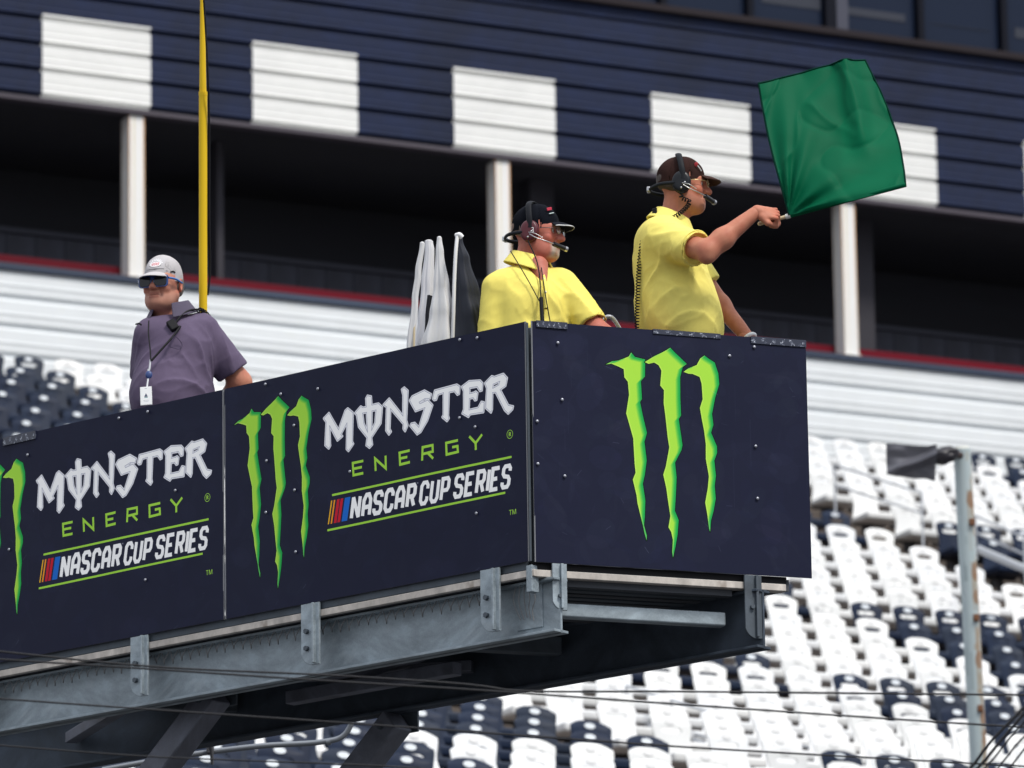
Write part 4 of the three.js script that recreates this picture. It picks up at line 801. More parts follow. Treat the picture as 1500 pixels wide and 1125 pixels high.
// ear-muff headset with a boom microphone, in the head's frame
function headset(parent, m, o) {
  const T = (g) => g.applyMatrix4(m);
  const cup = (s) => mesher(V(s > 0 ? 0.06 : -0.13, -0.08, -0.07), V(s > 0 ? 0.13 : -0.06, 0.06, 0.06), 0.003, (() => { const a = ell(V(s * 0.101, -0.012, -0.004), 0.022, 0.049, 0.041), b = ell(V(s * 0.086, -0.012, -0.004), 0.012, 0.051, 0.042); return (x, y, z) => Math.min(smax(a(x, y, z), Math.abs(x) - 0.113, 0.008), b(x, y, z)); })());
  const hs = part('headset', T(tube([V(-0.110, 0.0, -0.005), V(-0.105, 0.06, -0.008), V(-0.075, 0.115, -0.012), V(0, 0.1345, -0.014), V(0.075, 0.115, -0.012), V(0.105, 0.06, -0.008), V(0.110, 0.0, -0.005)], 0.0045, 48, 8).scale(1, 1, 3).translate(0, 0, 0.020)), o.band, parent);
  for (const s of [-1, 1]) part('ear_cup', T(cup(s)), o.cup, hs);
  part('rear_band', T(tube([V(-0.108, -0.012, -0.03), V(-0.09, -0.014, -0.10), V(0, -0.016, -0.148), V(0.09, -0.014, -0.10), V(0.108, -0.012, -0.03)], 0.006, 40, 8).scale(1, 1.4, 1)), o.band, hs);
  part('band_buckle', T(new RoundedBoxGeometry(0.04, 0.022, 0.016, 2, 0.004).translate(0, -0.02, -0.152)), o.buckle, hs);
  const s = o.side;                                                      // the side on which the boom sits
  part('microphone_boom', T(mergeGeometries([tube([V(s * 0.118, -0.030, 0.005), V(s * 0.118, -0.046, 0.03), V(s * 0.095, -0.062, 0.075), V(s * 0.055, -0.074, 0.112)], 0.0026, 24, 7), tube([V(s * 0.118, -0.022, 0.0), V(s * 0.124, -0.030, 0.03), V(s * 0.11, -0.048, 0.062)], 0.0018, 16, 6)].map((g) => g))), o.boom, hs);
  part('microphone', T(bar(V(s * 0.070, -0.070, 0.098), V(s * 0.018, -0.083, 0.132), 0.0105, 12)), o.mic, hs);
  part('microphone_tip', T(bar(V(s * 0.020, -0.0825, 0.131), V(s * 0.010, -0.085, 0.138), 0.0118, 12)), M.chrome, hs);
  for (const [y, z] of [[-0.018, 0.012], [-0.042, -0.004]]) part('screw', T(new THREE.SphereGeometry(0.005, 10, 8).translate(s * 0.1145, y, z)), M.chrome, hs);
  if (o.mark) part('white_label', T(new THREE.SphereGeometry(1, 16, 10).scale(0.002, 0.008, 0.015).translate(s * 0.1095, 0.016, -0.006)), std([0.75, 0.72, 0.72], 0.5), hs);
  return hs;
}
function wireGlasses(parent, m, metal) {
  const L = []; for (const s of [-1, 1]) { const t = new THREE.TorusGeometry(0.020, 0.0014, 6, 28); t.scale(1, 0.8, 1); t.rotateY(s * 0.12); t.translate(s * 0.033, -0.004, 0.108); L.push(t); L.push(tube([V(s * 0.053, 0.002, 0.104), V(s * 0.078, 0.003, 0.06), V(s * 0.084, 0.0, 0.0)], 0.0016, 16, 6)); }
  L.push(tube([V(-0.012, 0.002, 0.109), V(0, 0.005, 0.112), V(0.012, 0.002, 0.109)], 0.0014, 8, 6));
  const g = part('spectacles', merge(L).applyMatrix4(m), metal, parent);
  for (const s of [-1, 1]) { const d = new THREE.CircleGeometry(0.0195, 24); d.scale(1, 0.8, 1); d.rotateY(s * 0.12); d.translate(s * 0.033, -0.004, 0.108); part('lens', d.applyMatrix4(m), phys([0.9, 0.92, 0.92], 0.05, { transmission: 0.85, thickness: 0, side: THREE.DoubleSide }), g); }
}
function coil(pts, R, turns, r) {                                        // a coiled cord along a curve
  const c = new THREE.CatmullRomCurve3(pts), P = [], n = turns * 8, fr2 = c.computeFrenetFrames(n);
  for (let i = 0; i <= n; i++) { const p = c.getPointAt(i / n), a = i / 8 * Math.PI * 2; P.push(p.addScaledVector(fr2.normals[i], Math.cos(a) * R).addScaledVector(fr2.binormals[i], Math.sin(a) * R)); }
  return new THREE.TubeGeometry(new THREE.CatmullRomCurve3(P), n * 2, r, 5);
}
const DECKY = 6.765 + 0.053;

// ================================================================== the man waving the flag
const FLAGHAND = {};
{
  const D = 26.65, b = at(985, 560, D); b.y = DECKY;
  const man = thing('person', 'person in yellow polo shirt and dark brown cap with outstretched arm holding the green flag', 'person', b);
  const K = (px, py, dz = 0) => onPlane(px, py, b.z + dz).sub(b);
  const skin = [0.50, 0.19, 0.12];
  const hm = headMatrix(K(1001, 271), 1.50, 0.02, 0.0);
  const hf = headField({ neck: 0.055, jowl: 0.002 }), hc = headColour({ skin, seed: 2, brow: [0.10, 0.07, 0.05], stubble: [0.25, 0.16, 0.12] });
  const head = mesher(HLO.clone().add(V(0, -0.09, 0)), HHI, 0.003, hf, hc).applyMatrix4(hm);
  // arms and hands
  const S = K(978, 352, 0.16), E = K(1036, 368, 0.36), W = K(1106, 312, 0.33);
  const S2 = K(1000, 372, -0.19), E2 = K(1056, 448, -0.20), W2 = K(1099, 499, -0.12);
  const mid = E.clone().lerp(W, 0.32);
  const arms = joinAll([cone(S, E, 0.058, 0.046), cone(E, mid, 0.0435, 0.0445), cone(mid, W, 0.0445, 0.028), cone(S2, E2, 0.055, 0.043), cone(E2, W2, 0.042, 0.028), cone(S, S2, 0.07, 0.07)], 0.03);
  const elbow = ell(E.clone().add(V(-0.004, -0.034, 0.01)), 0.028, 0.022, 0.028);
  const body = mesher(V(-0.42, 0.75, -0.45), V(0.56, 1.75, 0.55), 0.0075, (x, y, z) => smin(arms(x, y, z), elbow(x, y, z), 0.02) - 0.0016 * noise(x * 28, y * 28, z * 28), (x, y, z) => { const k = 1 + 0.16 * fbm(x * 30, y * 30, z * 30); return [skin[0] * k, skin[1] * k * k, skin[2] * k * k]; });
  const fdir = W.clone().sub(E).normalize(), hdir = V(0.97, -0.16, -0.06);
  const fistM = handMatrix(W.clone().addScaledVector(fdir, 0.012), hdir, V(0.05, 0.62, 0.78));
  const skinTone = (x, y, z) => { const k = 1 + 0.16 * fbm(x * 40, y * 40, z * 40), kn = Math.exp(-((x - 0.088) ** 2) / 0.0002) * (y > 0 ? 1 : 0); return [skin[0] * k * (1 + 0.06 * kn), skin[1] * k * (1 - 0.1 * kn), skin[2] * k * (1 - 0.1 * kn)]; };
  const fist = mesher(V(-0.07, -0.10, -0.07), V(0.16, 0.05, 0.08), 0.0026, handField(1.0, 0.9, 0.0), skinTone).applyMatrix4(fistM);
  const rest = mesher(V(-0.07, -0.10, -0.07), V(0.21, 0.05, 0.09), 0.0028, handField(0.45, 0.2), skinTone).applyMatrix4(handMatrix(W2, V(0.75, -0.5, 0.2), V(0.4, 0.8, 0.3)));
  part('body', mergeSkin([head, body, fist, rest]), skinMat, man);
  FLAGHAND.grip = V(0.088, -0.026, 0).applyMatrix4(fistM).add(b);
  // polo shirt
  const col = [0.88, 0.76, 0.18];
  const chest = joinAll([ell(K(980, 385), 0.158, 0.19, 0.205), ell(K(990, 445), 0.182, 0.21, 0.200), ell(K(1000, 478), 0.180, 0.17, 0.195), ell(K(968, 350), 0.105, 0.085, 0.19), cone(K(975, 342, 0.13), K(975, 342, -0.13), 0.058, 0.058)], 0.05);
  const se = S.clone().lerp(E, 0.74), sl = cut(cone(K(972, 354, 0.13), S.clone().lerp(E, 1.0), 0.094, 0.070), se, E.clone().sub(S).normalize(), 0.004);
  const sleeveIn = cone(K(972, 354, 0.13), S.clone().lerp(E, 1.3), 0.084, 0.060);
  const se2 = S2.clone().lerp(E2, 0.62), sl2 = cut(cone(K(985, 355, -0.15), S2.clone().lerp(E2, 1.0), 0.090, 0.066), se2, E2.clone().sub(S2).normalize(), 0.004);
  const hem = { y: K(990, 512).y };
  const wr = [folds(K(960, 400, 0.16), V(1, 0.75, 0), 0.0075, 62, 0.13), folds(K(1000, 470, 0.16), V(1, 0.12, 0), 0.0065, 70, 0.14), folds(K(985, 360, 0.2), V(1, -0.25, 0.6), 0.006, 66, 0.12), folds(K(940, 450, 0.05), V(0.5, 1, 0), 0.006, 60, 0.13), folds(K(1010, 405, 0.16), V(0.55, -1, 0), 0.006, 60, 0.10)];
  const shirtF = (x, y, z) => {
    let d = chest(x, y, z); d = smin(d, sl(x, y, z), 0.035); d = smin(d, sl2(x, y, z), 0.035);
    for (const w of wr) d -= w(x, y, z); d -= crumple(x, y, z);
    d = smax(d, hem.y - y, 0.01);
    return smax(d, -(Math.max(sleeveIn(x, y, z), -((x - se.x) * (E.x - S.x) + (y - se.y) * (E.y - S.y) + (z - se.z) * (E.z - S.z)) / 0.28 - 0.02)), 0.004);
  };
  part('shirt', planarUV(mesher(V(-0.40, 0.70, -0.46), V(0.46, 1.75, 0.52), 0.0065, shirtF, tone(col, 0.05, 4))), clothMat(col), man);
  part('collar', planarUV(mesher(V(-0.22, 1.25, -0.22), V(0.24, 1.75, 0.24), 0.0035, collarField(K(983, 323), V(0.24, 1, 0), V(1, 0, 0.05), 0.066, 0.24), tone(col, 0.04, 7))), clothMat(col), man);
  { const c = se, n = E.clone().sub(S).normalize(), g = new THREE.TorusGeometry(0.0765, 0.0035, 8, 48); g.applyQuaternion(new THREE.Quaternion().setFromUnitVectors(V(0, 0, 1), n)); g.translate(c.x - n.x * 0.012, c.y - n.y * 0.012, c.z - n.z * 0.012); part('sleeve_band', g, std(col, 0.9), man); }
  part('collar_mark', new RoundedBoxGeometry(0.028, 0.05, 0.008, 2, 0.003).applyMatrix4(new THREE.Matrix4().makeRotationY(-0.9).setPosition(K(959, 313, 0.062))), M.black, man);
  lowerBody(K(988, 520), 1.5, 0, [0.03, 0.03, 0.035], man);
  part('wristband', (() => { const g = new THREE.TorusGeometry(0.031, 0.009, 8, 28); g.applyQuaternion(new THREE.Quaternion().setFromUnitVectors(V(0, 0, 1), W2.clone().sub(E2).normalize())); const p = E2.clone().lerp(W2, 0.96); return g.translate(p.x, p.y, p.z); })(), std([0.8, 0.8, 0.82], 0.8), man);
  // cap, hair, glasses, headset
  const capM = phys([1, 1, 1], 0.9, { vertexColors: true, specularIntensity: 0.12 });
  const cap = part('cap', mesher(V(-0.1, -0.0, -0.13), V(0.1, 0.14, 0.11), 0.003, capField(), tone([0.034, 0.017, 0.015], 0.35, 2)).applyMatrix4(hm), capM, man);
  part('peak', mesher(V(-0.1, -0.04, 0.03), V(0.1, 0.08, 0.19), 0.003, peakField(0.05), tone([0.055, 0.030, 0.026], 0.3, 5)).applyMatrix4(hm), capM, cap);
  part('red_badge', new THREE.SphereGeometry(1, 16, 10).scale(0.003, 0.011, 0.013).rotateZ(0).applyMatrix4(new THREE.Matrix4().makeRotationY(-0.75).setPosition(-0.062, 0.075, 0.058)).applyMatrix4(hm), std([0.45, 0.03, 0.04], 0.7), cap);
  part('white_piping', tube([V(-0.067, 0.072, 0.062), V(-0.060, 0.060, 0.073), V(-0.052, 0.048, 0.081)], 0.0024, 10, 6).applyMatrix4(hm), std([0.75, 0.75, 0.76], 0.7), cap);
  part('hair', mesher(V(-0.1, -0.09, -0.13), V(0.1, 0.04, 0.03), 0.0035, (() => { const a = ell(V(0, 0.02, -0.018), 0.0815, 0.10, 0.1015); return (x, y, z) => smax(smax(a(x, y, z) - 0.002 * noise(x * 90, y * 40, z * 90), -0.055 - y - (z + 0.02) * 0.5, 0.01), z - 0.012, 0.01); })(), tone([0.06, 0.045, 0.04], 0.3, 3)).applyMatrix4(hm), phys([1, 1, 1], 0.8, { vertexColors: true }), man);
  wireGlasses(man, hm, std([0.55, 0.42, 0.22], 0.3, 0.8));
  const hs = headset(man, hm, { side: -1, cup: phys([0.008, 0.010, 0.014], 0.35, { specularIntensity: 0.6 }), band: phys([0.007, 0.009, 0.013], 0.6, { specularIntensity: 0.4 }), buckle: M.chrome, boom: M.chrome, mic: std([0.012, 0.012, 0.014], 0.4) });
  part('coiled_cord', coil([V(-0.112, -0.055, 0.0), V(-0.105, -0.085, -0.002), V(-0.08, -0.098, 0.03)].map((p) => p.applyMatrix4(hm)).concat([K(988, 318, 0.13), K(965, 325, 0.14), K(950, 333, 0.14), K(943, 345, 0.135), K(939, 365, 0.125), K(936, 390, 0.115), K(934.5, 420, 0.11), K(933.5, 450, 0.11), K(932.5, 500, 0.11)]), 0.0085, 62, 0.0027), M.black, hs);
}

// ================================================================== the second man in yellow
{
  const D = 26.55, b = at(785, 560, D); b.y = DECKY;
  const man = thing('person', 'person in yellow polo shirt and black cap with maroon headset beside the furled flags', 'person', b);
  const K = (px, py, dz = 0) => onPlane(px, py, b.z + dz).sub(b);
  const skin = [0.50, 0.165, 0.12], yaw = 0.75;
  const hm = headMatrix(K(788, 341), 1.22, 0.04, 0.03);
  const hc = headColour({ skin, seed: 9, brow: [0.35, 0.28, 0.22], beard: [0.55, 0.46, 0.38] });
  const head = mesher(HLO.clone().add(V(0, -0.09, 0)), HHI, 0.003, headField({ neck: 0.058, jowl: 0.005, wide: 1.03 }), hc).applyMatrix4(hm);
  const S = K(730, 424, 0.06), E = K(722, 506, 0.05), W = K(752, 560, 0.16), S2 = K(835, 420, -0.02), E2 = K(876, 486, 0.08), W2 = K(930, 505, 0.12);
  const arms = joinAll([cone(S, E, 0.05, 0.048), cone(E, W, 0.046, 0.029), cone(K(788, 390, 0.07), K(796, 412, 0.12), 0.046, 0.018), cone(S2, E2, 0.046, 0.044), cone(E2, W2, 0.043, 0.028), cone(S, S2, 0.045, 0.03)], 0.03);
  const tn = (x, y, z) => { const k = 1 + 0.16 * fbm(x * 30, y * 30, z * 30); return [skin[0] * k, skin[1] * k * k, skin[2] * k * k]; };
  const body = mesher(V(-0.42, 0.75, -0.45), V(0.56, 1.75, 0.55), 0.008, arms, tn);
  const h1 = mesher(V(-0.07, -0.10, -0.07), V(0.21, 0.05, 0.09), 0.0032, handField(0.5, 0.3), tn), h2 = h1.clone();
  h1.applyMatrix4(handMatrix(W, V(0.8, -0.2, 0.4), V(0, 1, 0))); h2.applyMatrix4(handMatrix(W2, V(0.95, -0.25, 0.1), V(0.1, 1, 0.2)));
  part('body', mergeSkin([head, body, h1, h2]), skinMat, man);
  const col = [0.88, 0.75, 0.16];
  const chest = joinAll([ell(K(778, 446), 0.180, 0.16, 0.138, yaw), ell(K(782, 490), 0.185, 0.20, 0.162, yaw), cone(K(738, 416, 0.05), K(816, 413, -0.02), 0.056, 0.054), ell(K(774, 416), 0.115, 0.050, 0.085, yaw), ell(K(782, 450).add(V(Math.sin(yaw) * 0.07, 0, Math.cos(yaw) * 0.07)), 0.13, 0.10, 0.09, yaw)], 0.06);
  const sl = cone(K(730, 424, 0.05), K(722, 500, 0.05), 0.074, 0.070), se2 = S2.clone().lerp(E2, 0.86), sl2 = cut(cone(K(822, 420, 0.0), S2.clone().lerp(E2, 1.05), 0.080, 0.066), se2, E2.clone().sub(S2).normalize(), 0.004);
  const inn2 = cone(S2, S2.clone().lerp(E2, 1.3), 0.058, 0.055), n2 = E2.clone().sub(S2).normalize();
  const wr = [folds(K(742, 450, 0.12), V(0.2, -1, 0), 0.0055, 60, 0.11), folds(K(800, 440, 0.12), V(0.8, -0.7, 0), 0.006, 62, 0.12), folds(K(845, 452, 0.05), V(0.7, -0.8, 0.2), 0.0075, 66, 0.11), folds(K(775, 475, 0.15), V(1, 0.25, 0), 0.0055, 58, 0.13), folds(K(815, 470, 0.1), V(0.1, -1, 0), 0.006, 58, 0.09)];
  const vneck = cone(K(790, 388, 0.10), K(798, 411, 0.155), 0.050, 0.010);
  const shirtF = (x, y, z) => {
    let d = smin(chest(x, y, z), sl(x, y, z), 0.022); d = smin(d, sl2(x, y, z), 0.026); for (const w of wr) d -= w(x, y, z); d -= crumple(x, y, z);
    d = smax(d, 0.74 - y, 0.01); d = smax(d, -vneck(x, y, z), 0.004);
    return smax(d, -Math.max(inn2(x, y, z), -((x - se2.x) * n2.x + (y - se2.y) * n2.y + (z - se2.z) * n2.z) - 0.025), 0.004);
  };
  part('shirt', planarUV(mesher(V(-0.40, 0.70, -0.46), V(0.46, 1.75, 0.52), 0.0065, shirtF, tone(col, 0.05, 11))), clothMat(col), man);
  part('collar', planarUV(mesher(V(-0.22, 1.25, -0.22), V(0.24, 1.75, 0.24), 0.0035, collarField(K(775, 383), V(0.14, 1, 0.04), V(Math.sin(0.85), 0, Math.cos(0.85)), 0.069, 0.5), tone(col, 0.04, 13))), clothMat(col), man);
  part('placket', tube([K(796, 404, 0.12), K(799, 425, 0.165), K(800, 452, 0.185)], 0.010, 16, 6).scale(1, 1, 1), std(col, 0.9), man);
  for (const [px, py, dz] of [[797, 409, 0.137], [799, 428, 0.178]]) part('button', new THREE.SphereGeometry(0.006, 10, 8).translate(...K(px, py, dz).toArray()), std([0.75, 0.72, 0.6], 0.4), man);
  lowerBody(K(782, 545), yaw, 0, [0.03, 0.03, 0.035], man);
  const capM = phys([1, 1, 1], 0.9, { vertexColors: true, specularIntensity: 0.12 });
  const cap = part('cap', mesher(V(-0.1, -0.0, -0.13), V(0.1, 0.14, 0.11), 0.003, capField(), tone([0.006, 0.007, 0.011], 0.25, 2)).applyMatrix4(hm), capM, man);
  part('peak', mesher(V(-0.1, -0.04, 0.03), V(0.1, 0.08, 0.19), 0.003, peakField(0.0), (x, y, z) => (Math.hypot(x / 0.078, (z - 0.062) / 0.104) > 0.965 ? [0.6, 0.6, 0.6] : [0.012, 0.013, 0.019])).applyMatrix4(hm), capM, cap);
  const onCap = (x, y, z, t) => new THREE.Matrix4().makeRotationFromEuler(new THREE.Euler(0, t, 0.3)).setPosition(x, y, z);
  part('red_badge', new RoundedBoxGeometry(0.026, 0.013, 0.004, 2, 0.0015).applyMatrix4(onCap(-0.046, 0.092, 0.068, -0.6)).applyMatrix4(hm), std([0.55, 0.03, 0.07], 0.7), cap);
  part('white_line', new RoundedBoxGeometry(0.026, 0.004, 0.004, 2, 0.0015).applyMatrix4(onCap(-0.047, 0.072, 0.079, -0.6)).applyMatrix4(hm), std([0.6, 0.72, 0.72], 0.7), cap);
  part('hair', mesher(V(-0.1, -0.09, -0.13), V(0.1, 0.04, 0.03), 0.0035, (() => { const a = ell(V(0, 0.02, -0.018), 0.083, 0.10, 0.1015); return (x, y, z) => smax(smax(a(x, y, z) - 0.002 * noise(x * 90, y * 40, z * 90), -0.045 - y - (z + 0.02) * 0.5, 0.01), z - 0.010, 0.01); })(), tone([0.22, 0.15, 0.12], 0.3, 3)).applyMatrix4(hm), phys([1, 1, 1], 0.8, { vertexColors: true }), man);
  wireGlasses(man, hm, std([0.10, 0.09, 0.09], 0.35, 0.6));
  const hs = headset(man, hm, { side: -1, cup: phys([0.085, 0.006, 0.014], 0.35, { clearcoat: 0.15 }), band: phys([0.007, 0.008, 0.012], 0.6, { specularIntensity: 0.4 }), buckle: std([0.55, 0.58, 0.6], 0.3, 0.6), boom: M.chrome, mic: std([0.012, 0.012, 0.014], 0.35), mark: true });
  // the figure 3 on the cup
  { const p = [V(0, 0.010, 0), V(0.008, 0.010, 0), V(0.008, 0.001, 0), V(0.002, 0.0, 0), V(0.008, -0.001, 0), V(0.008, -0.010, 0), V(0, -0.010, 0)]; const L = []; for (let i = 0; i + 1 < p.length; i++) L.push(bar(p[i], p[i + 1], 0.0018, 6)); part('numeral', merge(L).rotateY(-Math.PI / 2).translate(-0.1125, -0.012, 0.012).applyMatrix4(hm), std([0.75, 0.72, 0.72], 0.5), hs); }
  // wires: from the cup down the chest, and the thick connector
  const w0 = V(-0.112, -0.058, -0.004).applyMatrix4(hm);
  const front = (px, py, dz) => K(px, py, dz);
  part('headset_wire', tube([w0, front(787, 385, 0.13), front(792, 430, 0.19), front(792.5, 445, 0.20)], 0.003, 30, 6), M.black, hs);
  part('connector', bar(front(792.5, 436, 0.205), front(795, 480, 0.225), 0.009, 10), M.black, hs);
  part('neck_cord', tube([front(748, 368, 0.09), front(762, 391, 0.15), front(776, 415, 0.18), front(790, 441, 0.20)], 0.0024, 30, 6), M.black, hs);
  part('neck_cord', tube([front(793, 392, 0.13), front(797, 420, 0.18), front(802, 450, 0.205), front(807, 478, 0.22)], 0.0024, 30, 6), M.black, hs);
}

// ================================================================== the man in the grey cap
{
  const D = 27.75, b = at(248, 640, D); b.y = DECKY;
  const man = thing('person', 'person in purple grey polo shirt, pale cap and dark blue sunglasses on the left', 'person', b);
  const K = (px, py, dz = 0) => onPlane(px, py, b.z + dz).sub(b);
  const skin = [0.52, 0.235, 0.165], yaw = -0.42;
  const hm = headMatrix(K(238, 416), -0.36, 0.02, -0.02);
  const head = mesher(HLO.clone().add(V(0, -0.09, 0)), HHI, 0.003, headField({ neck: 0.060, jowl: 0.008, wide: 1.05 }), headColour({ skin, seed: 5, brow: [0.2, 0.14, 0.1], stubble: [0.30, 0.19, 0.15] })).applyMatrix4(hm);
  const S = K(301, 484, -0.02), E = K(352, 560, -0.10), W = K(316, 600, -0.2), S2 = K(221, 490, 0.02), E2 = K(210, 570, -0.14), W2 = K(236, 620, -0.20);
  const arms = joinAll([cone(S, E, 0.048, 0.050), cone(E, W, 0.047, 0.030), cone(S2, E2, 0.044, 0.047), cone(E2, W2, 0.045, 0.030), cone(S, S2, 0.04, 0.04)], 0.03);
  const tn = (x, y, z) => { const k = 1 + 0.14 * fbm(x * 30, y * 30, z * 30); return [skin[0] * k, skin[1] * k * k * 0.9, skin[2] * k * k * 0.85]; };
  const body = mesher(V(-0.42, 0.75, -0.45), V(0.56, 1.75, 0.55), 0.008, arms, tn);
  const h1 = mesher(V(-0.07, -0.10, -0.07), V(0.21, 0.05, 0.09), 0.0032, handField(0.5, 0.3), tn), h2 = h1.clone();
  h1.applyMatrix4(handMatrix(W, V(-0.8, -0.4, 0), V(0, 0, -1))); h2.applyMatrix4(handMatrix(W2, V(0.8, -0.4, 0), V(0, 0, -1)));
  part('body', mergeSkin([head, body, h1, h2]), skinMat, man);
  const col = [0.105, 0.077, 0.138], col2 = [0.075, 0.062, 0.10];
  const chest = joinAll([ell(K(255, 518), 0.188, 0.16, 0.145, yaw), ell(K(253, 575), 0.190, 0.23, 0.175, yaw), ell(K(238, 580, 0.08), 0.14, 0.16, 0.125, yaw), cone(K(226, 487, 0.02), K(292, 484, 0.0), 0.056, 0.058), ell(K(255, 488), 0.125, 0.055, 0.095, yaw)], 0.06);
  const se = S.clone().lerp(E, 0.80), nE = E.clone().sub(S).normalize(), sl = cut(cone(K(294, 486, -0.01), E, 0.086, 0.078), se, nE, 0.004), inn = cone(S, S.clone().lerp(E, 1.3), 0.062, 0.060);
  const se2 = S2.clone().lerp(E2, 0.8), nE2 = E2.clone().sub(S2).normalize(), sl2 = cut(cone(K(222, 492, 0.02), E2, 0.080, 0.070), se2, nE2, 0.004);
  const wr = [folds(K(205, 520, 0.12), V(1, 0.25, 0), 0.006, 74, 0.10), folds(K(262, 565, 0.16), V(1, 0.12, 0), 0.0068, 64, 0.15), folds(K(318, 520, 0.05), V(0.6, -1, 0.1), 0.007, 60, 0.11), folds(K(290, 520, 0.1), V(0.9, -0.8, 0), 0.006, 60, 0.11), folds(K(300, 560, 0.05), V(0.8, 0.5, 0), 0.008, 60, 0.09)];
  const shirtF = (x, y, z) => {
    let d = smin(chest(x, y, z), sl(x, y, z), 0.030); d = smin(d, sl2(x, y, z), 0.025); for (const w of wr) d -= w(x, y, z); d -= crumple(x, y, z);
    d = smax(d, 0.74 - y, 0.01);
    return smax(d, -Math.max(inn(x, y, z), -((x - se.x) * nE.x + (y - se.y) * nE.y + (z - se.z) * nE.z) - 0.025), 0.004);
  };
  part('shirt', planarUV(mesher(V(-0.40, 0.70, -0.46), V(0.46, 1.75, 0.52), 0.0065, shirtF, tone(col, 0.07, 21))), clothMat(col), man);
  part('collar', planarUV(mesher(V(-0.22, 1.25, -0.22), V(0.24, 1.75, 0.24), 0.0035, collarField(K(251, 454), V(-0.10, 1, 0.08), V(Math.sin(-0.45), 0, Math.cos(-0.45)), 0.074, 0.5), tone(col2, 0.1, 23))), clothMat(col2), man);
  lowerBody(K(250, 650), yaw, 0, [0.08, 0.07, 0.06], man);
  const capM = phys([1, 1, 1], 0.88, { vertexColors: true });
  const cap = part('cap', mesher(V(-0.1, -0.0, -0.13), V(0.1, 0.14, 0.11), 0.003, capField(0.09), tone([0.46, 0.44, 0.45], 0.12, 8)).applyMatrix4(hm), capM, man);
  part('peak', mesher(V(-0.1, -0.04, 0.03), V(0.1, 0.08, 0.19), 0.003, peakField(0.12), tone([0.47, 0.45, 0.46], 0.12, 9)).applyMatrix4(hm), capM, cap);
  // cap emblem: a red script-like mark in a dark outlined oval with white rays above
  {
    const c = document.createElement('canvas'); c.width = 256; c.height = 192; const x = c.getContext('2d'); x.fillStyle = '#b6b3b6'; x.fillRect(0, 0, 256, 192);
    x.strokeStyle = '#f0f0f2'; x.lineWidth = 9; for (let k = 0; k < 9; k++) { const a = Math.PI * (1.1 + 0.8 * k / 8); x.beginPath(); x.moveTo(128 + Math.cos(a) * 62, 120 + Math.sin(a) * 60); x.lineTo(128 + Math.cos(a) * 104, 120 + Math.sin(a) * 100); x.stroke(); }
    x.fillStyle = '#efe9ea'; x.beginPath(); x.ellipse(128, 124, 84, 44, 0, 0, 7); x.fill(); x.strokeStyle = '#26262e'; x.lineWidth = 8; x.beginPath(); x.ellipse(128, 124, 84, 44, 0, 0.1, 3.0); x.stroke();
    x.fillStyle = '#c02a3a'; x.font = 'italic bold 66px serif'; x.textAlign = 'center'; x.fillText('400', 128, 140);
    const t = new THREE.CanvasTexture(c); t.colorSpace = THREE.SRGBColorSpace;
    const g = new THREE.PlaneGeometry(0.088, 0.062, 14, 10), p = g.attributes.position;
    for (let i = 0; i < p.count; i++) { const u = p.getX(i), v = p.getY(i), y = 0.080 + v * 0.92, X = u; const yy = y - 0.09 * Math.max(0, y - 0.05), q = 1 - Math.pow(X / 0.0855, 2) - Math.pow((yy - 0.036) / 0.092, 2); p.setXYZ(i, X, y, -0.012 + 0.106 * Math.sqrt(Math.max(0.05, q)) + 0.0028); }
    g.computeVertexNormals(); part('cap_emblem', g.applyMatrix4(hm), new THREE.MeshStandardMaterial({ map: t, roughness: 0.85 }), cap);
    part('side_mark', tube([V(0.078, 0.040, 0.035), V(0.073, 0.043, 0.047), V(0.067, 0.038, 0.058)], 0.003, 10, 6).applyMatrix4(hm), M.black, cap);
  }
  part('hair', mesher(V(-0.11, -0.10, -0.13), V(0.11, 0.04, 0.03), 0.0035, (() => { const a = ell(V(0, 0.0, -0.024), 0.086, 0.095, 0.102); return (x, y, z) => smax(smax(smax(a(x, y, z) - 0.003 * noise(x * 90, y * 40, z * 90), -0.072 - y - (z + 0.03) * 0.6, 0.01), z - 0.004 - Math.max(0, y) * 0.6, 0.01), y - 0.035, 0.004); })(), tone([0.15, 0.125, 0.11], 0.35, 3)).applyMatrix4(hm), phys([1, 1, 1], 0.8, { vertexColors: true }), man);
  // sunglasses: dark lenses in a thick blue frame
  {
    const lens = (s, w, h, d) => { const g = roundPlate(w, h, d, 0.016); g.rotateY(s * 0.20); return g.translate(s * 0.034, -0.006, 0.106 - 0.002); };
    const gm = hm.clone().multiply(new THREE.Matrix4().makeScale(1.12, 1.14, 1.0)).multiply(new THREE.Matrix4().makeTranslation(0, -0.003, 0.001));
    const fg = part('sunglasses', merge([lens(1, 0.060, 0.046, 0.008), lens(-1, 0.060, 0.046, 0.008), new RoundedBoxGeometry(0.03, 0.014, 0.01, 2, 0.004).translate(0, 0.008, 0.108)]).applyMatrix4(gm), phys([0.012, 0.05, 0.22], 0.25, { clearcoat: 0.6 }), man);
    for (const s of [-1, 1]) { const g = roundPlate(0.049, 0.036, 0.006, 0.013); g.rotateY(s * 0.20); g.translate(s * 0.034, -0.007, 0.1085); part('lens', g.applyMatrix4(gm), phys([0.006, 0.008, 0.014], 0.08, { specularIntensity: 1 }), fg); part('temple', tube([V(s * 0.064, 0.006, 0.097), V(s * 0.080, 0.006, 0.06), V(s * 0.087, 0.0, 0.0)], 0.0045, 16, 7).scale(1, 1, 1).applyMatrix4(gm), phys([0.02, 0.16, 0.50], 0.25, { clearcoat: 0.6 }), fg); }
  }
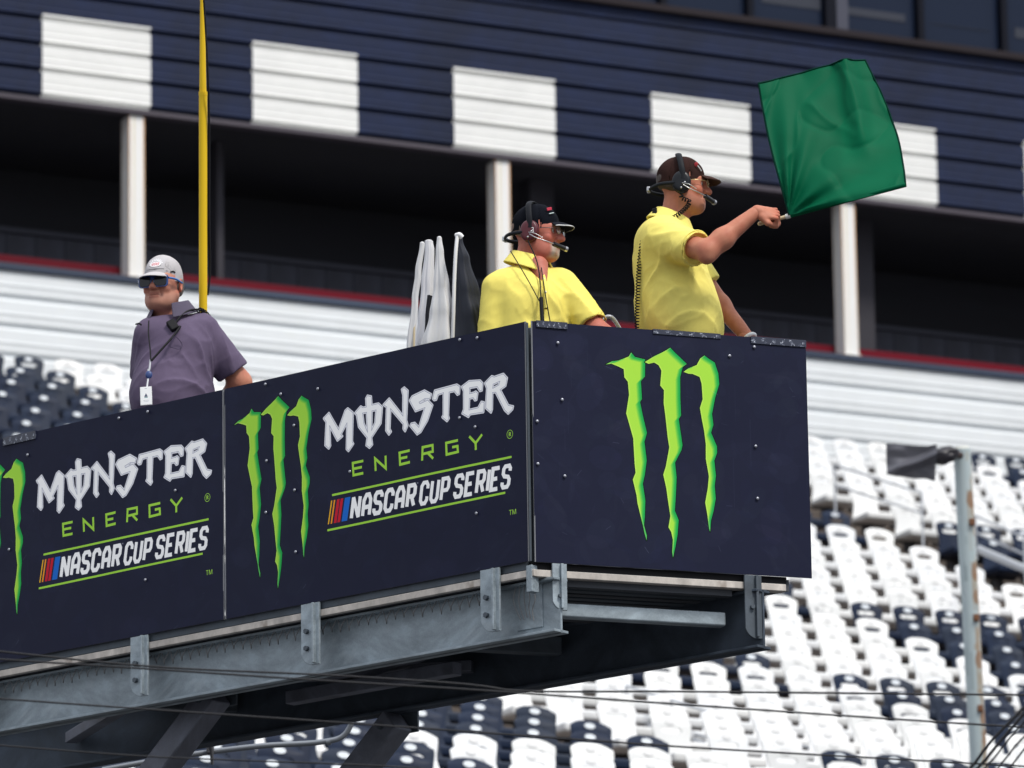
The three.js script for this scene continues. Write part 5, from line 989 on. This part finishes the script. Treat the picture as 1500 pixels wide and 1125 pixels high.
  // lanyard, badge, radio microphone with its coiled cord
  const lan = part('lanyard', [tube([K(218, 470, 0.14), K(217.5, 488, 0.18), K(220, 512, 0.215), K(221, 528, 0.235)], 0.0032, 30, 6), tube([K(264, 478, 0.14), K(254, 492, 0.178), K(240, 508, 0.21), K(222, 528, 0.235)], 0.0058, 30, 6)], M.black, man);
  part('clip', [bar(K(220.5, 527, 0.226), K(219, 542, 0.236), 0.005, 8), bar(K(218, 541, 0.236), K(217.5, 549, 0.24), 0.007, 8)], M.chrome, lan);
  part('badge_reel', new THREE.SphereGeometry(0.016, 16, 12).scale(1, 1.15, 0.5).translate(...K(218, 549, 0.244).toArray()), std([0.03, 0.06, 0.2], 0.4), lan);
  {
    const c = document.createElement('canvas'); c.width = 128; c.height = 200; const x = c.getContext('2d'); x.fillStyle = '#f2f3f4'; x.fillRect(0, 0, 128, 200); x.fillStyle = '#3c4660'; x.beginPath(); x.moveTo(64, 70); x.lineTo(86, 112); x.lineTo(42, 112); x.fill(); x.fillStyle = '#4d8a8c'; x.fillRect(44, 116, 40, 8); x.fillStyle = '#b9bdc4'; x.fillRect(48, 12, 32, 7); x.fillRect(30, 150, 68, 5); x.fillRect(36, 164, 56, 5);
    const t = new THREE.CanvasTexture(c); t.colorSpace = THREE.SRGBColorSpace;
    const p = K(214, 580, 0.262), bm = new THREE.Matrix4().makeRotationFromEuler(new THREE.Euler(-0.05, -0.15, 0.03)).setPosition(p);
    const bd = part('badge', new RoundedBoxGeometry(0.054, 0.086, 0.003, 2, 0.0014).applyMatrix4(bm), std([0.82, 0.83, 0.84], 0.4), lan);
    part('badge_print', new THREE.PlaneGeometry(0.049, 0.080).translate(0, 0, 0.0022).applyMatrix4(bm), phys([1, 1, 1], 0.25, { map: t }), bd);
    part('badge_strap', bar(K(217, 555, 0.248), K(215, 569, 0.258), 0.004, 8), std([0.7, 0.72, 0.75], 0.3), lan);
  }
  part('radio_microphone', new RoundedBoxGeometry(0.040, 0.056, 0.028, 3, 0.006).applyMatrix4(new THREE.Matrix4().makeRotationFromEuler(new THREE.Euler(-0.4, 0.0, 0.55)).setPosition(K(253, 477, 0.135))), M.black, man);
  part('shoulder_cord', tube([K(256, 474, 0.14), K(266, 462, 0.115), K(280, 454, 0.075), K(292, 454, 0.045), K(300, 459, 0.0)], 0.005, 30, 6), M.black, man);
  part('coiled_cord', coil([K(291, 454, 0.04), K(298, 457, 0.01), K(304, 463, -0.02), K(312, 472, -0.05)], 0.011, 7, 0.0035), M.black, man);
  part('chest_emblem', tube([K(247, 507, 0.195), K(256, 493, 0.182), K(267, 505, 0.165), K(263, 511, 0.173), K(249, 508, 0.195)], 0.0018, 30, 5), std([0.045, 0.032, 0.07], 0.8), man);
  part('collar_clip', tube([K(199, 475, 0.10), K(204, 474, 0.12), K(207, 476, 0.125)], 0.004, 10, 6), M.black, man);
}

// ------------------------------------------------------------------ the green flag
{
  const g0 = FLAGHAND.grip.clone(), D = camera.worldToLocal(g0.clone()).z * -1, [gx, gy] = seen(g0);
  const o = g0.clone(), L = (v) => v.clone().sub(o), end = at(1329, 270, D - 0.12), dir = end.clone().sub(g0).normalize();
  const butt = g0.clone().addScaledVector(dir, -0.075);
  const flag = thing('green_flag', 'plain green flag on a short pale stick waved at arm length', 'flag', o);
  part('stick', bar(L(butt), L(end.clone().addScaledVector(dir, -0.02)), 0.0085, 12, 0.006), std([0.62, 0.52, 0.33], 0.55), flag);
  part('stick_butt', new THREE.SphereGeometry(0.0095, 12, 10).translate(...L(butt).toArray()), std([0.66, 0.57, 0.38], 0.5), flag);
  part('tape', bar(L(g0.clone().addScaledVector(dir, 0.043)), L(g0.clone().addScaledVector(dir, 0.064)), 0.0115, 12), std([0.6, 0.6, 0.58], 0.6), flag);
  const n = 72, g = new THREE.PlaneGeometry(1, 1, n, n), p = g.attributes.position;
  const A = g0.clone().addScaledVector(dir, 0.058), Bq = at(1111, 123, D + 0.25), Cq = at(1268, 84, D + 0.35), Dq = end.clone().addScaledVector(dir, -0.006);
  for (let i = 0; i < p.count; i++) {
    const u = p.getX(i) + 0.5, v = p.getY(i) + 0.5;                        // u along the stick, v away from it
    const q = A.clone().lerp(Dq, u).lerp(Bq.clone().lerp(Cq, u), v);
    q.x += 0.040 * Math.sin(v * Math.PI) * u * u - 0.012 * Math.sin(v * Math.PI) * (1 - u); q.y += -0.012 * Math.sin(u * Math.PI) * (1 - v) + 0.012 * Math.sin(u * Math.PI) * v;
    const r = Math.hypot(u, v), th = Math.atan2(v, u + 1e-6);
    let z = 0.022 * Math.sin(th * 15 + 1.3 * Math.sin(th * 5)) * Math.exp(-r * 1.9) * Math.min(1, r * 5);   // gathers fanning from the hand
    z += 0.035 * Math.sin(u * 3.3 + v * 2.2 + 0.6) + 0.016 * Math.sin(u * 6.5 - v * 4.2 + 1.1) * v + 0.010 * noise(u * 5, v * 5, 2) + 0.012 * Math.pow(1 - Math.abs(noise(u * 4 + v * 2.5, v * 2 - u * 3, 5)), 4) - 0.009 * Math.pow(1 - Math.abs(noise(u * 2 - v * 3 + 8, v * 3 + u * 2, 9)), 5);
    const f = (u - 0.80 + 0.12 * (1 - v)) / 0.07; z += 0.045 * Math.exp(-f * f) * sstep(0.25, 0.6, v); z -= 0.22 * Math.max(0, u - 0.82 + 0.1 * (1 - v)) * sstep(0.2, 0.6, v);
    q.z += z; q.sub(o); p.setXYZ(i, q.x, q.y, q.z);
  }
  g.computeVertexNormals();
  M.flag = phys([0.0, 0.122, 0.054], 0.58, { side: THREE.DoubleSide, transmission: 0.25, thickness: 0, specularIntensity: 0.15 });
  part('cloth', g, M.flag, flag);
  part('sleeve', tube([0.0, 0.1, 0.3, 0.55, 0.8, 1].map((t) => A.clone().lerp(Dq, t).sub(o)), 0.0105, 40, 10), M.flag, flag);
  const edge = (f) => { const P = []; for (let k = 0; k <= n; k += 4) { const i = f(k); P.push(V(p.getX(i), p.getY(i), p.getZ(i))); } return tube(P, 0.0042, 70, 6); };
  const hem = phys([0.001, 0.028, 0.018], 0.8, { specularIntensity: 0.1 });
  for (const f of [(k) => k, (k) => k * (n + 1), (k) => k * (n + 1) + n]) part('hem', edge(f), hem, flag);
}

// ------------------------------------------------------------------ furled flags standing in the rack
function furled(name, label, D, prof, mats, pleats, group) {
  const base = at((prof[prof.length - 1][1] + prof[prof.length - 1][2]) / 2, prof[prof.length - 1][0], D), t = thing(name, label, 'flag', base, 0, group);
  const nu = 56, nv = 60, pos = [], ix = [], uv = [];
  for (let j = 0; j <= nv; j++) {
    const y = lerp(prof[0][0], prof[prof.length - 1][0], j / nv); let k = 0; while (k < prof.length - 2 && prof[k + 1][0] < y) k++;
    const s = sstep(0, 1, (y - prof[k][0]) / (prof[k + 1][0] - prof[k][0])), l = lerp(prof[k][1], prof[k + 1][1], s), r = lerp(prof[k][2], prof[k + 1][2], s);
    const a = at(l, y, D).sub(base), b2 = at(r, y, D).sub(base), c = a.clone().add(b2).multiplyScalar(0.5), w = b2.x - a.x;
    for (let i = 0; i <= nu; i++) { const th = i / nu * Math.PI * 2, rr = 0.5 * w * (1 + 0.13 * Math.sin(th * pleats + j * 0.05) * sstep(0.05, 0.5, j / nv) + 0.05 * Math.sin(th * (pleats * 2 + 1) + 2)); pos.push(c.x + Math.cos(th) * rr / 1.02, c.y + (b2.y - a.y) * 0.5 * Math.cos(th), c.z + Math.sin(th) * rr * 0.8); uv.push(i / nu, j / nv); }
  }
  for (let j = 0; j < nv; j++) for (let i = 0; i < nu; i++) { const a = j * (nu + 1) + i, b = a + nu + 1; ix.push(a, a + 1, b, a + 1, b + 1, b); }
  const g = new THREE.BufferGeometry(); g.setAttribute('position', new THREE.Float32BufferAttribute(pos, 3)); g.setAttribute('uv', new THREE.Float32BufferAttribute(uv, 2)); g.setIndex(ix); g.computeVertexNormals();
  part('cloth', g, mats, t);
  const top = at((prof[0][1] + prof[0][2]) / 2, prof[0][0], D).sub(base), tip = part('tip', new THREE.SphereGeometry(1, 14, 10).scale(Math.abs(prof[0][2] - prof[0][1]) / 2 / 338 * 0.9, 0.006, 0.008).translate(top.x, top.y, top.z), mats.userData.tip || mats, t);
  part('stick', bar(V(top.x * 0.3, top.y * 0.3, top.z * 0.3), V(0, -0.5, 0), 0.005, 8), std([0.6, 0.5, 0.33], 0.6), t);
  return t;
}
{
  const white = phys([0.86, 0.86, 0.87], 0.7, { side: THREE.DoubleSide, transmission: 0.1, thickness: 0 }), black = phys([0.014, 0.018, 0.032], 0.55, { side: THREE.DoubleSide }); black.userData.tip = white;
  const G = 'furled flags standing in the rack';
  furled('furled_flag', 'narrow white furled flag, leftmost of the four in the rack', 26.75, [[356, 615, 622], [400, 608, 617], [440, 603, 612], [510, 596, 608]], white, 5, G);
  const ch = (() => { const c = document.createElement('canvas'); c.width = 128; c.height = 256; const x = c.getContext('2d'); x.fillStyle = '#e6e6ea'; x.fillRect(0, 0, 128, 256); x.fillStyle = '#11141f'; x.fillRect(0, 20, 30, 104); x.fillRect(106, 20, 22, 104); x.fillRect(64, 150, 30, 106); const t = new THREE.CanvasTexture(c); t.colorSpace = THREE.SRGBColorSpace; return phys([1, 1, 1], 0.65, { map: t, side: THREE.DoubleSide }); })(); ch.userData.tip = white;
  furled('furled_flag', 'black and white chequered furled flag, second from the left in the rack', 26.85, [[353, 622, 634], [366, 622, 636], [420, 617, 635], [470, 612, 632], [510, 607, 632]], ch, 5, G);
  furled('furled_flag', 'wide all white furled flag, third from the left in the rack', 26.72, [[348, 640, 647], [370, 638, 650], [420, 635, 657], [460, 629, 664], [510, 618, 668]], white, 5, G);
  furled('furled_flag', 'black furled flag with a white tip beside the second yellow shirt', 26.7, [[344, 667, 677], [352, 666, 678], [380, 666, 688], [430, 664, 700], [470, 663, 712], [510, 662, 722]], black, 4, G);
  const t = scene.children.filter((q) => q.name.startsWith('furled_flag')).pop(), o = t.position;
  part('white_edge', tube([at(670, 346, 26.66), at(668, 365, 26.64), at(666, 400, 26.62), at(664.5, 450, 26.6), at(663, 500, 26.6)].map((p) => p.sub(o)), 0.008, 40, 8), white, t, 'white hem of the black flag');
  part('white_cap', tube([at(668, 345, 26.67), at(673, 344, 26.66), at(677, 348, 26.66)].map((p) => p.sub(o)), 0.011, 16, 8), white, t);
}
renderer.render(scene, camera);
